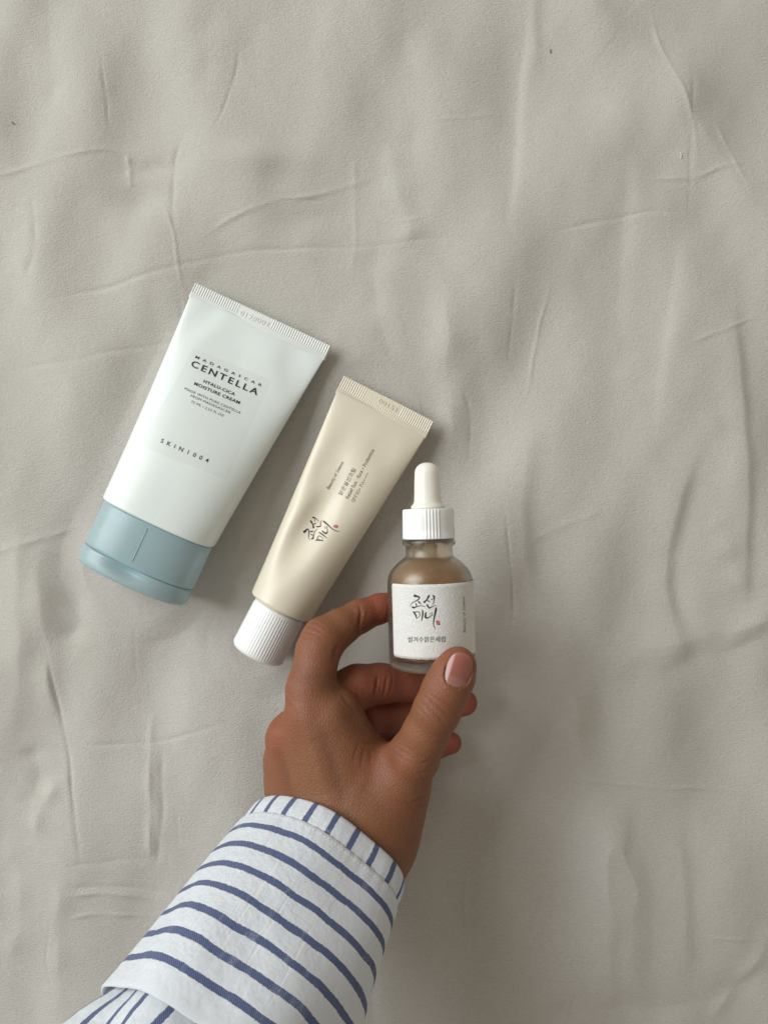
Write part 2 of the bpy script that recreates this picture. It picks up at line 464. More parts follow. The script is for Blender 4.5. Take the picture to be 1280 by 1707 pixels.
# a thin slab-serif alphabet, drawn as strokes on a unit em (cap height 0.73)
def arc(cx, cy, rx, ry, a0, a1, n=9):
    return [(cx + rx * math.cos(R(a0 + (a1 - a0) * i / n)), cy + ry * math.sin(R(a0 + (a1 - a0) * i / n))) for i in range(n + 1)]
def hs(x, y, w=0.16): return [(x - w / 2, y), (x + w / 2, y)]
H_, X_ = 0.73, 0.48
SERIF = {
 'B': (0.56, [[(0.13, 0), (0.13, H_)], [(0.03, H_), (0.28, H_)] + arc(0.28, 0.555, 0.17, 0.175, 90, -90) + [(0.13, 0.38)], [(0.28, 0.38)] + arc(0.29, 0.19, 0.20, 0.19, 90, -90) + [(0.03, 0)]]),
 'R': (0.60, [[(0.13, 0), (0.13, H_)], hs(0.13, 0), [(0.03, H_), (0.28, H_)] + arc(0.28, 0.55, 0.17, 0.18, 90, -90) + [(0.13, 0.37)], [(0.28, 0.37), (0.45, 0.0), (0.55, 0)]]),
 'P': (0.56, [[(0.13, 0), (0.13, H_)], hs(0.13, 0), [(0.03, H_), (0.28, H_)] + arc(0.28, 0.53, 0.19, 0.20, 90, -90) + [(0.13, 0.33)]]),
 'F': (0.52, [[(0.13, 0), (0.13, H_)], hs(0.13, 0), [(0.03, H_), (0.46, H_), (0.46, 0.6)], [(0.13, 0.38), (0.36, 0.38)]]),
 'S': (0.50, [arc(0.25, 0.54, 0.17, 0.19, 20, 270, 10) + arc(0.25, 0.175, 0.19, 0.175, 90, -160, 10), [(0.42, 0.72), (0.42, 0.58)]]),
 'J': (0.42, [[(0.28, H_)] + arc(0.16, 0.15, 0.12, 0.15, 0, -170, 7), hs(0.28, H_, 0.22)]),
 'A': (0.62, [[(0.08, 0), (0.31, H_), (0.54, 0)], [(0.16, 0.25), (0.46, 0.25)], hs(0.08, 0), hs(0.54, 0)]),
 'e': (0.46, [[(0.06, 0.26), (0.40, 0.26)] + arc(0.23, 0.24, 0.17, 0.24, 5, 320, 14)]),
 'a': (0.48, [arc(0.21, 0.34, 0.14, 0.14, 150, 0, 6) + [(0.35, 0.05), (0.44, 0)], arc(0.19, 0.14, 0.14, 0.14, 60, 350, 11)]),
 'u': (0.52, [[(0.03, X_), (0.11, X_), (0.11, 0.16)] + arc(0.24, 0.15, 0.13, 0.15, 180, 330, 6) + [(0.40, 0.18)], [(0.32, X_), (0.40, X_), (0.40, 0), (0.48, 0)]]),
 't': (0.34, [[(0.15, 0.64), (0.15, 0.12)] + arc(0.25, 0.11, 0.10, 0.11, 180, 310, 5), [(0.04, X_), (0.30, X_)]]),
 'y': (0.50, [[(0.08, X_), (0.25, 0.02)], [(0.43, X_), (0.22, -0.14), (0.10, -0.19), (0.06, -0.15)], hs(0.08, X_, 0.13), hs(0.43, X_, 0.13)]),
 'o': (0.48, [arc(0.24, 0.24, 0.18, 0.24, 0, 360, 14)]),
 'f': (0.32, [[(0.13, 0), (0.13, 0.58)] + arc(0.24, 0.60, 0.11, 0.13, 180, 50, 6), [(0.03, X_), (0.29, X_)], hs(0.13, 0)]),
 's': (0.40, [arc(0.20, 0.36, 0.13, 0.12, 20, 270, 8) + arc(0.20, 0.12, 0.15, 0.12, 90, -160, 8)]),
 'n': (0.54, [[(0.03, X_), (0.12, X_), (0.12, 0)], [(0.12, 0.30)] + arc(0.26, 0.33, 0.14, 0.15, 170, 0, 7) + [(0.40, 0)], hs(0.12, 0), hs(0.40, 0)]),
 'l': (0.26, [[(0.03, H_), (0.12, H_), (0.12, 0)], hs(0.12, 0, 0.2)]),
 'i': (0.26, [[(0.03, X_), (0.12, X_), (0.12, 0)], hs(0.12, 0, 0.2), [(0.12, 0.63), (0.12, 0.70)]]),
 'c': (0.44, [arc(0.24, 0.24, 0.18, 0.24, 45, 320, 12)]),
 'r': (0.38, [[(0.03, X_), (0.12, X_), (0.12, 0)], [(0.12, 0.30)] + arc(0.27, 0.30, 0.14, 0.17, 170, 60, 5), hs(0.12, 0, 0.2)]),
 'b': (0.50, [[(0.02, H_), (0.11, H_), (0.11, 0)], arc(0.27, 0.24, 0.17, 0.24, 170, -170, 13)]),
 '5': (0.48, [[(0.40, H_), (0.12, H_), (0.10, 0.42)] + arc(0.23, 0.23, 0.18, 0.22, 120, -150, 11)]),
 '0': (0.50, [arc(0.25, 0.365, 0.19, 0.365, 0, 360, 16)]),
 '+': (0.44, [[(0.22, 0.12), (0.22, 0.50)], [(0.05, 0.31), (0.39, 0.31)]]),
 ':': (0.24, [[(0.12, 0.04), (0.12, 0.11)], [(0.12, 0.38), (0.12, 0.45)]]),
 ' ': (0.26, []),
}
def stroke_faces(pts, widths, verts, faces, z=0.0):
    pts = [np.array(p, float) for p in pts]
    n = len(pts)
    if not hasattr(widths, '__len__'): widths = [widths] * n
    b = len(verts)
    for i, p in enumerate(pts):
        t = pts[min(i + 1, n - 1)] - pts[max(i - 1, 0)]
        L = np.hypot(*t) or 1.0
        nn = np.array([-t[1], t[0]]) / L * widths[i] / 2
        verts += [(*(p + nn), z), (*(p - nn), z)]
    for i in range(n - 1):
        faces.append((b + 2 * i, b + 2 * i + 1, b + 2 * i + 3, b + 2 * i + 2))
def serif(body, w=0.085):
    verts, faces, x = [], [], 0.0
    for ch in body:
        adv, strokes = SERIF[ch]
        for s in strokes:
            stroke_faces([(x + p[0], p[1]) for p in s], w, verts, faces)
        x += adv
    return np.array(verts), faces

# the brush-written logo, strokes as (x, y, width) in a frame 8 times the photograph's pixels, origin (640, 960)
BRUSH = [
 [(396, 262, 26), (418, 268, 30), (448, 276, 20), (474, 288, 14), (462, 310, 12), (425, 335, 10), (385, 356, 8), (360, 380, 6), (349, 410, 3)],
 [(448, 334, 5), (468, 352, 16), (492, 380, 8)],
 [(424, 362, 5), (432, 384, 14), (428, 402, 10)],
 [(372, 410, 14), (392, 424, 22), (420, 418, 14), (460, 404, 9), (510, 400, 7), (552, 416, 4)],
 [(606, 258, 12), (594, 274, 22), (580, 302, 15), (560, 330, 14), (536, 350, 24), (528, 358, 12)],
 [(570, 322, 6), (592, 336, 12), (616, 346, 6)],
 [(622, 322, 5), (640, 312, 8), (660, 300, 6)],
 [(648, 262, 12), (666, 276, 20), (668, 310, 10), (662, 350, 7), (646, 388, 3)],
 [(568, 380, 12), (580, 398, 18), (604, 430, 13), (630, 416, 11), (660, 402, 7), (696, 396, 4)],
 [(386, 472, 10), (404, 494, 18), (424, 528, 17), (438, 576, 7)],
 [(400, 492, 10), (434, 480, 10), (466, 482, 9), (476, 500, 8), (474, 540, 6), (452, 556, 4), (436, 560, 4)],
 [(508, 452, 8), (516, 480, 15), (514, 530, 17), (506, 575, 10), (500, 612, 3)],
 [(560, 484, 12), (553, 520, 20), (556, 556, 22), (584, 560, 14), (620, 540, 7), (642, 510, 3)],
 [(604, 512, 4), (626, 500, 7), (648, 490, 5)],
 [(618, 532, 4), (638, 526, 7), (658, 516, 4)],
 [(692, 420, 12), (690, 450, 22), (682, 500, 20), (668, 560, 15), (660, 610, 11), (662, 660, 9), (674, 692, 7), (684, 714, 3)],
]
def logo(bvh, tf, parent, name='brush_logo'):
    verts, faces = [], []
    for s in BRUSH:
        sp = spline([np.array(p, float) for p in s], 4)
        stroke_faces([tf(p[0], p[1]) for p in sp], [p[2] / 8 * 1.15 * tf.scale for p in sp], verts, faces)
    print_on(name, bvh, np.array(verts), faces, M['black'], parent)
    # the red seal: rounded square with a pale character
    cs = []
    for i in range(20):
        a = 2 * math.pi * i / 20
        c, s = math.cos(a), math.sin(a); k = (abs(c) ** 5 + abs(s) ** 5) ** (-0.2)
        cs.append((720 + 25 * k * c * 0.95 + 4 * s, 627 + 29 * k * s + 4 * c))
    v = [(*tf(720, 627), 0)] + [(*tf(*c), 0) for c in cs]
    print_on('red_seal', bvh, np.array(v), [(0, 1 + i, 1 + (i + 1) % 20) for i in range(20)], M['red'], parent)
    verts, faces = [], []
    for s in ([(706, 612), (734, 614), (732, 640), (706, 638), (706, 612)], [(720, 608), (719, 646)], [(708, 627), (732, 628)]):
        stroke_faces([tf(*p) for p in s], 4.2 / 8 * tf.scale, verts, faces)
    print_on('seal_mark', bvh, np.array(verts), faces, M['seal_mark'], parent, 0.00013)

# ------------------------------------------------------------------ tubes
def sup(theta, n):
    c, s = np.cos(theta), np.sin(theta)
    k = (np.abs(c) ** n + np.abs(s) ** n) ** (-1.0 / n)
    return c * k, s * k

class Frame:
    def __init__(self, shoulder, crimp):
        self.o = Vector((shoulder.x, shoulder.y, 0))
        d = Vector((crimp.x - shoulder.x, crimp.y - shoulder.y, 0))
        self.L = d.length
        self.ey = d.normalized()
        self.ex = Vector((self.ey.y, -self.ey.x, 0))
    def w(self, x, y, z):
        return self.o + self.ex * x + self.ey * y + Vector((0, 0, z))
    def loc(self, p):
        q = p - self.o
        return q.dot(self.ex), q.dot(self.ey)

def ring_mesh(name, F, rings, mat, parent, close0=True, close1=True):
    """rings: list of lists of (x, y, z) in the tube's frame"""
    n = len(rings[0]); verts, faces = [], []
    for r in rings: verts += [F.w(*p) for p in r]
    for i in range(len(rings) - 1):
        for j in range(n):
            k = (j + 1) % n
            faces.append((i * n + j, i * n + k, (i + 1) * n + k, (i + 1) * n + j))
    if close0: faces.append(tuple(reversed(range(n))))
    if close1: faces.append(tuple((len(rings) - 1) * n + j for j in range(n)))
    o = mesh_obj(name, verts, faces, mat)
    bm = bmesh.new(); bm.from_mesh(o.data); bmesh.ops.recalc_face_normals(bm, faces=bm.faces); bm.to_mesh(o.data); bm.free()
    return adopt(o, parent)

def tube_body(F, w0, d0, w1, zc, crimp_z, mat, parent, dents=(), N=180, MR=110, nexp=2.15, pw=0.92, lip=0.0016, bulge=0.0):
    th = np.linspace(0, 2 * math.pi, N, endpoint=False)
    rings = []
    ts = [(-0.012, 0.86), (-0.0105, 0.955), (-0.006, 0.99), (0.0, 1.0)]
    L = F.L
    def ring(t, sc):
        tt = max(t, 0)
        hw = (w0 + (w1 - w0) * tt ** 1.05) / 2 + bulge * math.sin(math.pi * tt)
        hd = d0 / 2 * max(1 - tt, 0) ** pw + 0.0005
        cz = zc * (1 - tt) ** pw + (crimp_z) * (1 - (1 - tt) ** pw)
        ne = nexp + (2.0 - nexp) * tt
        c, s = sup(th, ne)
        x = c * hw * sc; z = s * hd * sc
        return x, np.full(N, t * L), z, cz, s
    for t, sc in ts + [(i / MR, 1.0) for i in range(1, MR + 1)]:
        x, y, z, cz, s = ring(t, sc)
        for (dx, dy, rx, ry, amp, rot) in dents:
            cr, sr = math.cos(rot), math.sin(rot)
            ax, ay = (x - dx) * cr + (y - dy) * sr, -(x - dx) * sr + (y - dy) * cr
            z = z - amp * np.clip(s, 0, 1) ** 0.7 * np.exp(-((ax / rx) ** 2 + (ay / ry) ** 2) ** 1.3)
        rings.append(list(zip(x, y, np.maximum(z + cz, 0.0003))))
    return ring_mesh('tube_body', F, rings, mat, parent)

def crimp(F, w1, y0, hgt, z, n_ridge, mat, parent, gap, flare=0.0, bead=True):
    """flat sealed end: fine ridges across the seal, smooth panel in the middle, bead line at its foot"""
    nx = n_ridge * 4
    ys = [(-0.0006, -0.2), (0.0002, 0.2), (0.0008, 0.55), (0.0014, 0.15), (0.0018, 0.0), (0.0022, 1)] + [(hgt * k, 1) for k in (0.45, 0.6, 0.75, 0.88)] + [(hgt * 0.965, 1), (hgt, 0.3)]
    top, bot = [], []
    for (y, k) in ys:
        rt, rb = [], []
        for i in range(nx + 1):
            u = i / nx * 2 - 1
            hw = w1 / 2 + flare * y / hgt
            x = u * hw
            ridge = 0.5 - 0.5 * math.cos(2 * math.pi * i / 4)
            inside = gap[0] < u < gap[1] and y > hgt * 0.33 and y < hgt * 0.95
            wav = 0.0005 * math.sin(u * 3.1 + 0.4)
            h = 0.00055 + 0.00030 * (k * ridge if k == 1 else k)
            if inside: h = 0.00055 + 0.0001
            e = min(1, (1 - abs(u)) / 0.012)
            rt.append((x, y0 + y, z + wav + h * (0.35 + 0.65 * e)))
            rb.append((x, y0 + y, z + wav - 0.0005))
        top.append(rt); bot.append(rb)
    verts, faces = [], []
    m = nx + 1
    for r in top + bot: verts += [F.w(*p) for p in r]
    ny = len(ys); B = ny * m
    for j in range(ny - 1):
        for i in range(nx):
            a = j * m + i
            faces.append((a, a + 1, a + m + 1, a + m))
            faces.append((B + a, B + a + m, B + a + m + 1, B + a + 1))
    for i in range(nx):
        faces.append((i, B + i, B + i + 1, i + 1)); a = (ny - 1) * m + i
        faces.append((a, a + 1, B + a + 1, B + a))
    for j in range(ny - 1):
        a = j * m; faces.append((a, a + m, B + a + m, B + a)); a = j * m + nx
        faces.append((a, B + a, B + a + m, a + m))
    o = mesh_obj('crimp_seal', verts, faces, mat, smooth=False)
    return adopt(o, parent)

# --- the mint-white tube with the blue flip cap
def build_cream_tube():
    zc = 0.0165
    crz = 0.006
    F = Frame(P(267, 868, zc), P(430.5, 541.5, crz))
    root = thing('cream_tube', 'large mint-white face cream tube lying on the sheet with a translucent blue flip cap', 'cream tube', F.o)
    body = tube_body(F, 0.0515, 0.031, 0.0665, zc, crz, M['tube_mint'], root, nexp=2.6, pw=0.95,
                     dents=[(-0.006, F.L * 0.82, 0.012, 0.014, 0.0009, 0), (0.010, F.L * 0.72, 0.014, 0.02, 0.0008, 0.3), (-0.024, F.L * 0.90, 0.006, 0.012, 0.0010, -0.4), (0.024, F.L * 0.88, 0.007, 0.012, 0.0010, 0.5), (0.004, F.L * 0.06, 0.02, 0.012, 0.0006, 0)])
    cr = crimp(F, 0.0672, F.L - 0.0012, 0.0064, crz, 62, M['crimp_mint'], root, (-0.33, 0.15))
    # flip cap: oval shell, seam groove, lid, thumb notch
    def cap(name, y0, y1, prof, parent, notch=False):
        n = 140; th = np.linspace(0, 2 * math.pi, n, endpoint=False)
        rings = []
        c, s = sup(th, 2.35)
        for (t, sc, inset) in prof:
            y = y0 + (y1 - y0) * t
            x = c * (0.0250 * sc - inset); z = s * (0.0152 * sc - inset)
            if notch:
                k = np.exp(-(((x + 0.001) / 0.0085) ** 2)) * np.clip(s, 0, 1) * math.exp(-((t - 0.25) / 0.28) ** 2)
                z = z - 0.0030 * k
            rings.append(list(zip(x, np.full(n, y), z + 0.0158)))
        return ring_mesh(name, F, rings, M['cap_blue'], parent)
    ye = -0.0012
    c1 = cap('flip_cap', ye, ye - 0.0200, [(0, 0.90, 0), (0.0, 0.985, 0), (0.03, 1.0, 0), (0.3, 1.003, 0), (0.6, 1.006, 0), (0.93, 1.01, 0), (0.98, 1.006, 0), (1.0, 0.985, 0), (1.0, 0.9, 0)], root)
    c2 = cap('cap_lid', ye - 0.0202, ye - 0.0282, [(0, 0.9, 0), (0.0, 0.988, 0), (0.05, 1.008, 0), (0.2, 1.01, 0), (0.4, 1.01, 0), (0.6, 1.01, 0), (0.82, 1.007, 0), (0.93, 0.992, 0), (0.985, 0.965, 0), (1.0, 0.90, 0)], root, True)
    # thin strip on the cap's face, coloured dark as the inner wall showing through
    v = []
    for k in range(13):
        y = ye - 0.0022 - 0.0150 * k / 12
        for dx, dz in ((-0.00028, -0.0003), (-0.0002, 0.00016), (0.0002, 0.00016), (0.00028, -0.0003)):
            v.append(F.w(0.0002 + dx, y, 0.0158 + 0.0152 * (1 + 0.01 * k / 12) + dz))
    f = [(4 * k + j, 4 * k + j + 1, 4 * k + j + 5, 4 * k + j + 4) for k in range(12) for j in range(3)] + [(0, 1, 2, 3), (51, 50, 49, 48)]
    adopt(mesh_obj('inner_wall_line', v, f, plastic('shaded_blue_plastic', (0.27, 0.39, 0.415), 0.45)), root)
    bv = bvh_of([body])
    # clear sticker
    t = NT('clear_sticker_film'); t.set(Base_Color=(0.62, 0.61, 0.57), Roughness=0.30, Alpha=0.07)
    t.b.inputs['Specular IOR Level'].default_value = 0.4
    TL, TR, BR, BL = map(np.array, ((322, 580), (453, 634), (377, 800), (233, 743)))
    def film(name, a, b, c, d, mat, off):
        g, vv, ff = 24, [], []
        for j in range(g + 1):
            for i in range(g + 1):
                u, w = i / g, j / g
                q = (a * (1 - u) + b * u) * (1 - w) + (d * (1 - u) + c * u) * w
                vv.append((q[0], q[1], 0))
        for j in range(g):
            for i in range(g):
                k = j * (g + 1) + i; ff.append((k, k + g + 1, k + g + 2, k + 1))
        o = print_on(name, bv, np.array(vv, float), ff, mat, root, off)
        o.data.polygons.foreach_set('use_smooth', np.ones(len(o.data.polygons), dtype=bool))
        return o
    st = film('clear_sticker', TL, TR, BR, BL, t.m, 0.00006)
    bs = bvh_of([body])
    pt = lambda X, Y: (110 + X / 2.844, 460 + Y / 2.844)
    for name, s, a, b, h, bold, sp, m in (
        ('lettering', 'MADAGASCAR', (612, 388), (925, 525), 4.6, 0.012, 2.2, 'black'),
        ('lettering', 'CENTELLA', (590, 426), (905, 566), 11.0, 0.016, 1.35, 'black'),
        ('lettering', 'HYALU-CICA', (650, 504), (798, 568), 5.3, 0.02, 1.12, 'black'),
        ('lettering', 'MOISTURE CREAM', (606, 515), (821, 608), 5.3, 0.02, 1.12, 'black'),
        ('lettering', 'MADE WITH PURE CENTELLA', (561, 538), (825, 654), 4.3, -0.004, 1.1, 'grey_ink'),
        ('lettering', 'FROM MADAGASCAR', (590, 572), (777, 653), 4.3, -0.004, 1.1, 'grey_ink'),
        ('lettering', '75 ML / 2.53 FL.OZ', (592, 600), (745, 668), 4.3, -0.004, 1.1, 'grey_ink'),
        ('lettering', 'SKIN1004', (447, 788), (671, 886), 7.4, 0.004, 2.1, 'black')):
        print_text(name, bs, s, pt(*a), pt(*b), h, M[m], root, bold, sp, off=0.00014)
    print_text('embossed_code', bvh_of([cr]), '019#002', (399, 524), (447, 544.5), 8.5, M['crimp_mint'], root, 0.01, 1.1, thick=0.00022, off=0.0)
    return root
build_cream_tube()

# --- the beige sunscreen tube with the ribbed white cap
def build_sunscreen():
    zc = 0.0147
    crz = 0.005
    F = Frame(P(470.5, 1008, zc), P(637, 687, crz))
    root = thing('sunscreen_tube', 'slim beige sunscreen tube with dented front and ribbed white screw cap', 'sunscreen tube', F.o)
    def dl(px, py, z=0.02):
        return F.loc(P(px, py, z))
    def dent(px, py, rx, ry, amp, rot=0.0):
        x, y = dl(px, py); return (x, y, rx, ry, amp, rot)
    body = tube_body(F, 0.0288, 0.0290, 0.0448, zc, crz, M['tube_cream'], root, nexp=2.05, pw=0.86, dents=[
        dent(512, 886, 0.0068, 0.018, 0.0046, -0.10), dent(545, 790, 0.0085, 0.017, 0.0032, 0.1), dent(590, 720, 0.012, 0.008, 0.0008),
        dent(575, 830, 0.006, 0.02, 0.0009, 0.05), dent(640, 745, 0.006, 0.008, 0.0007)])
    cr = crimp(F, 0.0454, F.L - 0.0012, 0.0080, crz, 44, M['tube_cream'], root, (-0.45, 0.31))
    # neck + ribbed cap
    n = 240; th = np.linspace(0, 2 * math.pi, n, endpoint=False)
    def circ(r, y, rib=0.0):
        rr = r + rib * np.where(np.sin(th * 60) > -0.1, 1.0, 0.0) * 1.0
        return list(zip(rr * np.cos(th), np.full(n, y), zc + rr * np.sin(th)))
    y0 = -0.0022
    ring_mesh('neck', F, [circ(0.0108, 0.0), circ(0.0108, y0 - 0.001)], M['tube_cream'], root)
    cl = 0.0225
    prof = [(0.0, 0.0102, 0), (0.0, 0.0113, 0), (0.0004, 0.0116, 0), (0.0014, 0.0116, 0), (0.0017, 0.0115, .0003)]
    prof += [(0.0017 + (cl - 0.0035) * k / 10, 0.0115 + 0.0001 * k / 10, .0003) for k in range(1, 11)]
    prof += [(cl - 0.0011, 0.01145, 0.0001), (cl - 0.0004, 0.0110, 0), (cl, 0.0103, 0), (cl, 0.008, 0)]
    ring_mesh('screw_cap', F, [circ(r, y0 - y, rb) for y, r, rb in prof], M['cap_white'], root)
    bv = bvh_of([body])
    pt = lambda X, Y: (480 + X / 8, 730 + Y / 8)
    print_text('lettering', bv, 'Beauty of Joseon', pt(548, 688), pt(744, 325), 4.8, M['black'], root, glyphs=serif)
    print_text('lettering', bv, '맑은쌀선크림', pt(716, 768), pt(904, 424), 6.2, M['black'], root, 0.0, 1.0)
    print_text('lettering', bv, 'Relief Sun : Rice + Probiotics', pt(802, 818), pt(1150, 160), 5.0, M['black'], root, glyphs=serif)
    print_text('lettering', bv, 'SPF50+ PA++++', pt(880, 862), pt(1078, 478), 5.0, M['black'], root, glyphs=lambda s: serif(s, 0.06))
    class TF:
        scale = 0.898
        def __call__(self, x, y):
            a = R(-59.4); dx, dy = (x - 720) * 0.898, (y - 627) * 0.898
            X = 638 + dx * math.cos(a) - dy * math.sin(a); Y = 1180 + dx * math.sin(a) + dy * math.cos(a)
            return 480 + X / 8, 730 + Y / 8
    logo(bv, TF(), root)
    print_text('embossed_code', bvh_of([cr]), '00151', (629.5, 670), (659, 686), 8.0, M['tube_cream'], root, 0.01, 1.1, thick=0.00022, off=0.0)
    return root
build_sunscreen()

# ------------------------------------------------------------------ the serum bottle, held above the sheet
BZ = 0.0430
B_TOP = P(711.3, 771, BZ)
B_BOT = P(720.2, 1112.5, BZ)
def build_bottle():
    axis = (B_TOP - B_BOT); L = axis.length; az = axis.normalized()
    front = Vector((0, 0, 1)); ax = az.cross(front).normalized()      # to the right of the picture
    front = ax.cross(az).normalized()
    root = thing('serum_bottle', 'small amber serum dropper bottle with white cap and paper label held in the hand', 'bottle', B_BOT)
    U = L / (1640 - 50)          # one unit of the measured profile
    yv = lambda Y: (1640 - Y) * U
    def lathe(name, prof, mat, parent, n=96, rfun=None, close=True):
        verts, faces = [], []
        m = len(prof)
        for (h, r) in prof:
            for j in range(n):
                t = 2 * math.pi * j / n
                rr = rfun(r, t, h) if rfun else r
                verts.append(B_BOT + az * h + ax * (rr * math.sin(t)) + front * (rr * math.cos(t)))
        for i in range(m - 1):
            for j in range(n):
                k = (j + 1) % n
                faces.append((i * n + j, i * n + k, (i + 1) * n + k, (i + 1) * n + j))
        if close:
            faces.append(tuple(reversed(range(n)))); faces.append(tuple((m - 1) * n + j for j in range(n)))
        o = mesh_obj(name, verts, faces, mat)
        bm = bmesh.new(); bm.from_mesh(o.data); bmesh.ops.recalc_face_normals(bm, faces=bm.faces); bm.to_mesh(o.data); bm.free()
        return adopt(o, parent)
    mm = 0.001
    gl = NT('frosted_amber_glass')
    gl.set(Base_Color=(0.93, 0.86, 0.76), Roughness=0.27, Transmission_Weight=1.0, IOR=1.45)
    gl.l(gl.bump(gl.noise(gl.obj(), 2500, 2), 0.00002), gl.b.inputs['Normal'])
    lq = NT('rice_serum'); lq.set(Base_Color=(0.70, 0.485, 0.30), Roughness=0.30, Transmission_Weight=0.66, IOR=1.34,
                                   Subsurface_Weight=0.3, Subsurface_Scale=0.004)
    RB = 17.15 * mm
    outer = [(yv(1640), 12.5 * mm), (yv(1636), 14.6 * mm), (yv(1622), 16.2 * mm), (yv(1600), 16.9 * mm), (yv(1570), RB), (yv(1500), RB), (yv(1250), RB), (yv(1010), RB),
             (yv(960), 17.0 * mm), (yv(925), 16.6 * mm), (yv(895), 15.9 * mm), (yv(865), 14.8 * mm), (yv(835), 13.3 * mm), (yv(810), 11.8 * mm),
             (yv(795), 10.7 * mm), (yv(782), 9.8 * mm), (yv(770), 9.5 * mm), (yv(720), 9.4 * mm), (yv(700), 9.5 * mm), (yv(690), 10.3 * mm), (yv(680), 10.7 * mm), (yv(660), 10.7 * mm), (yv(648), 10.4 * mm), (yv(640), 9.6 * mm)]
    inner = [(yv(640), 7.0 * mm), (yv(780), 7.2 * mm), (yv(810), 9.0 * mm), (yv(850), 12.2 * mm), (yv(900), 14.3 * mm), (yv(960), 15.1 * mm), (yv(1530), 15.1 * mm), (yv(1560), 14.3 * mm), (yv(1574), 11.5 * mm), (yv(1570), 4 * mm)]
    lathe('glass_bottle', outer + inner, gl.m, root)
    e = 0.08 * mm
    fill = [(h - (e if i else 0), r - e) for i, (h, r) in enumerate(inner[2:-1])]
    fill = [(yv(800), 8.2 * mm - e)] + [(h, r - e) for h, r in inner[2:-3]] + [(yv(1555), 14.2 * mm), (yv(1566), 11.5 * mm), (yv(1566), 4 * mm)]
    lathe('serum', fill, lq.m, root)
    pg = NT('pipette_glass'); pg.set(Base_Color=(0.85, 0.78, 0.66), Roughness=0.2, Transmission_Weight=0.8, IOR=1.2)
    lathe('pipette', [(yv(1300), 1.6 * mm), (yv(1240), 3.0 * mm), (yv(806), 3.2 * mm), (yv(650), 3.2 * mm)], pg.m, root, 40)
    def ribs(r, t, h):
        d = math.degrees(t) % 90 - 6
        for k in (-14, -7, 0, 7, 14, 76, 83, 90):
            if abs(d - k) < 1.8: return r + 0.30 * mm
        return r
    def capr(r, t, h):
        if yv(630) < h < yv(418): return ribs(r, t, h)
        return r + 0.12 * mm
    cp = [(yv(641), 8.8 * mm), (yv(641), 10.05 * mm), (yv(637), 10.2 * mm), (yv(629), 10.2 * mm), (yv(628), 10.1 * mm), (yv(560), 10.08 * mm), (yv(490), 10.02 * mm), (yv(422), 9.95 * mm), (yv(419), 9.9 * mm), (yv(412), 9.75 * mm), (yv(409), 9.4 * mm), (yv(408), 6.2 * mm)]
    lathe('collar_cap', cp, M['collar_white'], root, 300, capr)
    bl = [(yv(410), 6.3 * mm), (yv(402), 6.75 * mm), (yv(392), 6.8 * mm), (yv(384), 6.6 * mm), (yv(372), 6.0 * mm), (yv(358), 5.6 * mm), (yv(335), 5.45 * mm), (yv(250), 5.3 * mm), (yv(170), 5.12 * mm), (yv(135), 5.0 * mm)]
    for k in range(1, 9):
        a = math.pi / 2 * k / 9
        bl.append((yv(135 - 85 * math.sin(a)), 5.0 * mm * math.cos(a) ** 0.85))
    bl.append((yv(50), 0.3 * mm))
    lathe('rubber_bulb', bl, M['rubber'], root, 64)
    # paper label wrapped round the front
    pp = NT('fibrous_paper'); co = pp.obj()
    w = pp.n('ShaderNodeTexWave', wave_type='BANDS'); w.inputs['Scale'].default_value = 210; w.inputs['Distortion'].default_value = 30; w.inputs['Detail'].default_value = 4; w.inputs['Detail Scale'].default_value = 1.2
    pp.l(pp.scaled(co, (1, 1, 1), (0.4, 0.3, 0.6)), w.inputs['Vector'])
    nz = pp.noise(pp.scaled(co, (1, 3, 1), (0, 0, 0.7)), 700, 4)
    c = pp.mix(w.outputs['Fac'], (0.66, 0.65, 0.61), (0.76, 0.755, 0.725))
    c = pp.mix(pp.math('MULTIPLY', nz, 0.5), c, (0.64, 0.62, 0.575))
    pp.l(c, pp.b.inputs['Base Color']); pp.set(Roughness=0.75)
    pp.l(pp.bump(pp.math('ADD', pp.math('MULTIPLY', w.outputs['Fac'], 0.6), nz), 0.00009), pp.b.inputs['Normal'])
    a0, a1 = R(-62), R(100); h0, h1 = yv(1519), yv(966)
    nu, nv = 72, 22; verts, faces = [], []
    cr_ = 0.0012
    for side in (0, 1):
        for j in range(nv + 1):
            for i in range(nu + 1):
                u, v = i / nu, j / nv
                t = a0 + (a1 - a0) * u
                h = h0 + (h1 - h0) * v
                lift = 0.10 * mm + 0.75 * mm * max(0, (u - 0.86) / 0.14) ** 2 * (0.55 + 0.45 * (1 - v))
                r = RB + lift + (0.14 * mm if side == 0 else 0)
                # rounded corners
                ew = min(u, 1 - u) * (a1 - a0) * RB; eh = min(v, 1 - v) * (h1 - h0)
                if ew < cr_ and eh < cr_:
                    dx, dy = cr_ - ew, cr_ - eh; d = math.hypot(dx, dy)
                    if d > cr_:
                        k = cr_ / d
                        ew2, eh2 = cr_ - dx * k, cr_ - dy * k
                        t += (ew2 - ew) / RB * (1 if u < 0.5 else -1); h += (eh2 - eh) * (1 if v < 0.5 else -1)
                # hand-torn edges
                if i in (0, nu): t += random.uniform(-1, 1) * 0.10 * mm / RB
                if j in (0, nv): h += random.uniform(-1, 1) * 0.06 * mm
                verts.append(B_BOT + az * h + ax * (r * math.sin(t)) + front * (r * math.cos(t)))
    m = nu + 1; B = m * (nv + 1)
    for j in range(nv):
        for i in range(nu):
            a = j * m + i
            faces.append((a, a + 1, a + m + 1, a + m)); faces.append((B + a, B + a + m, B + a + m + 1, B + a + 1))
    for i in range(nu):
        faces.append((i, B + i, B + i + 1, i + 1)); a = nv * m + i; faces.append((a, a + 1, B + a + 1, B + a))
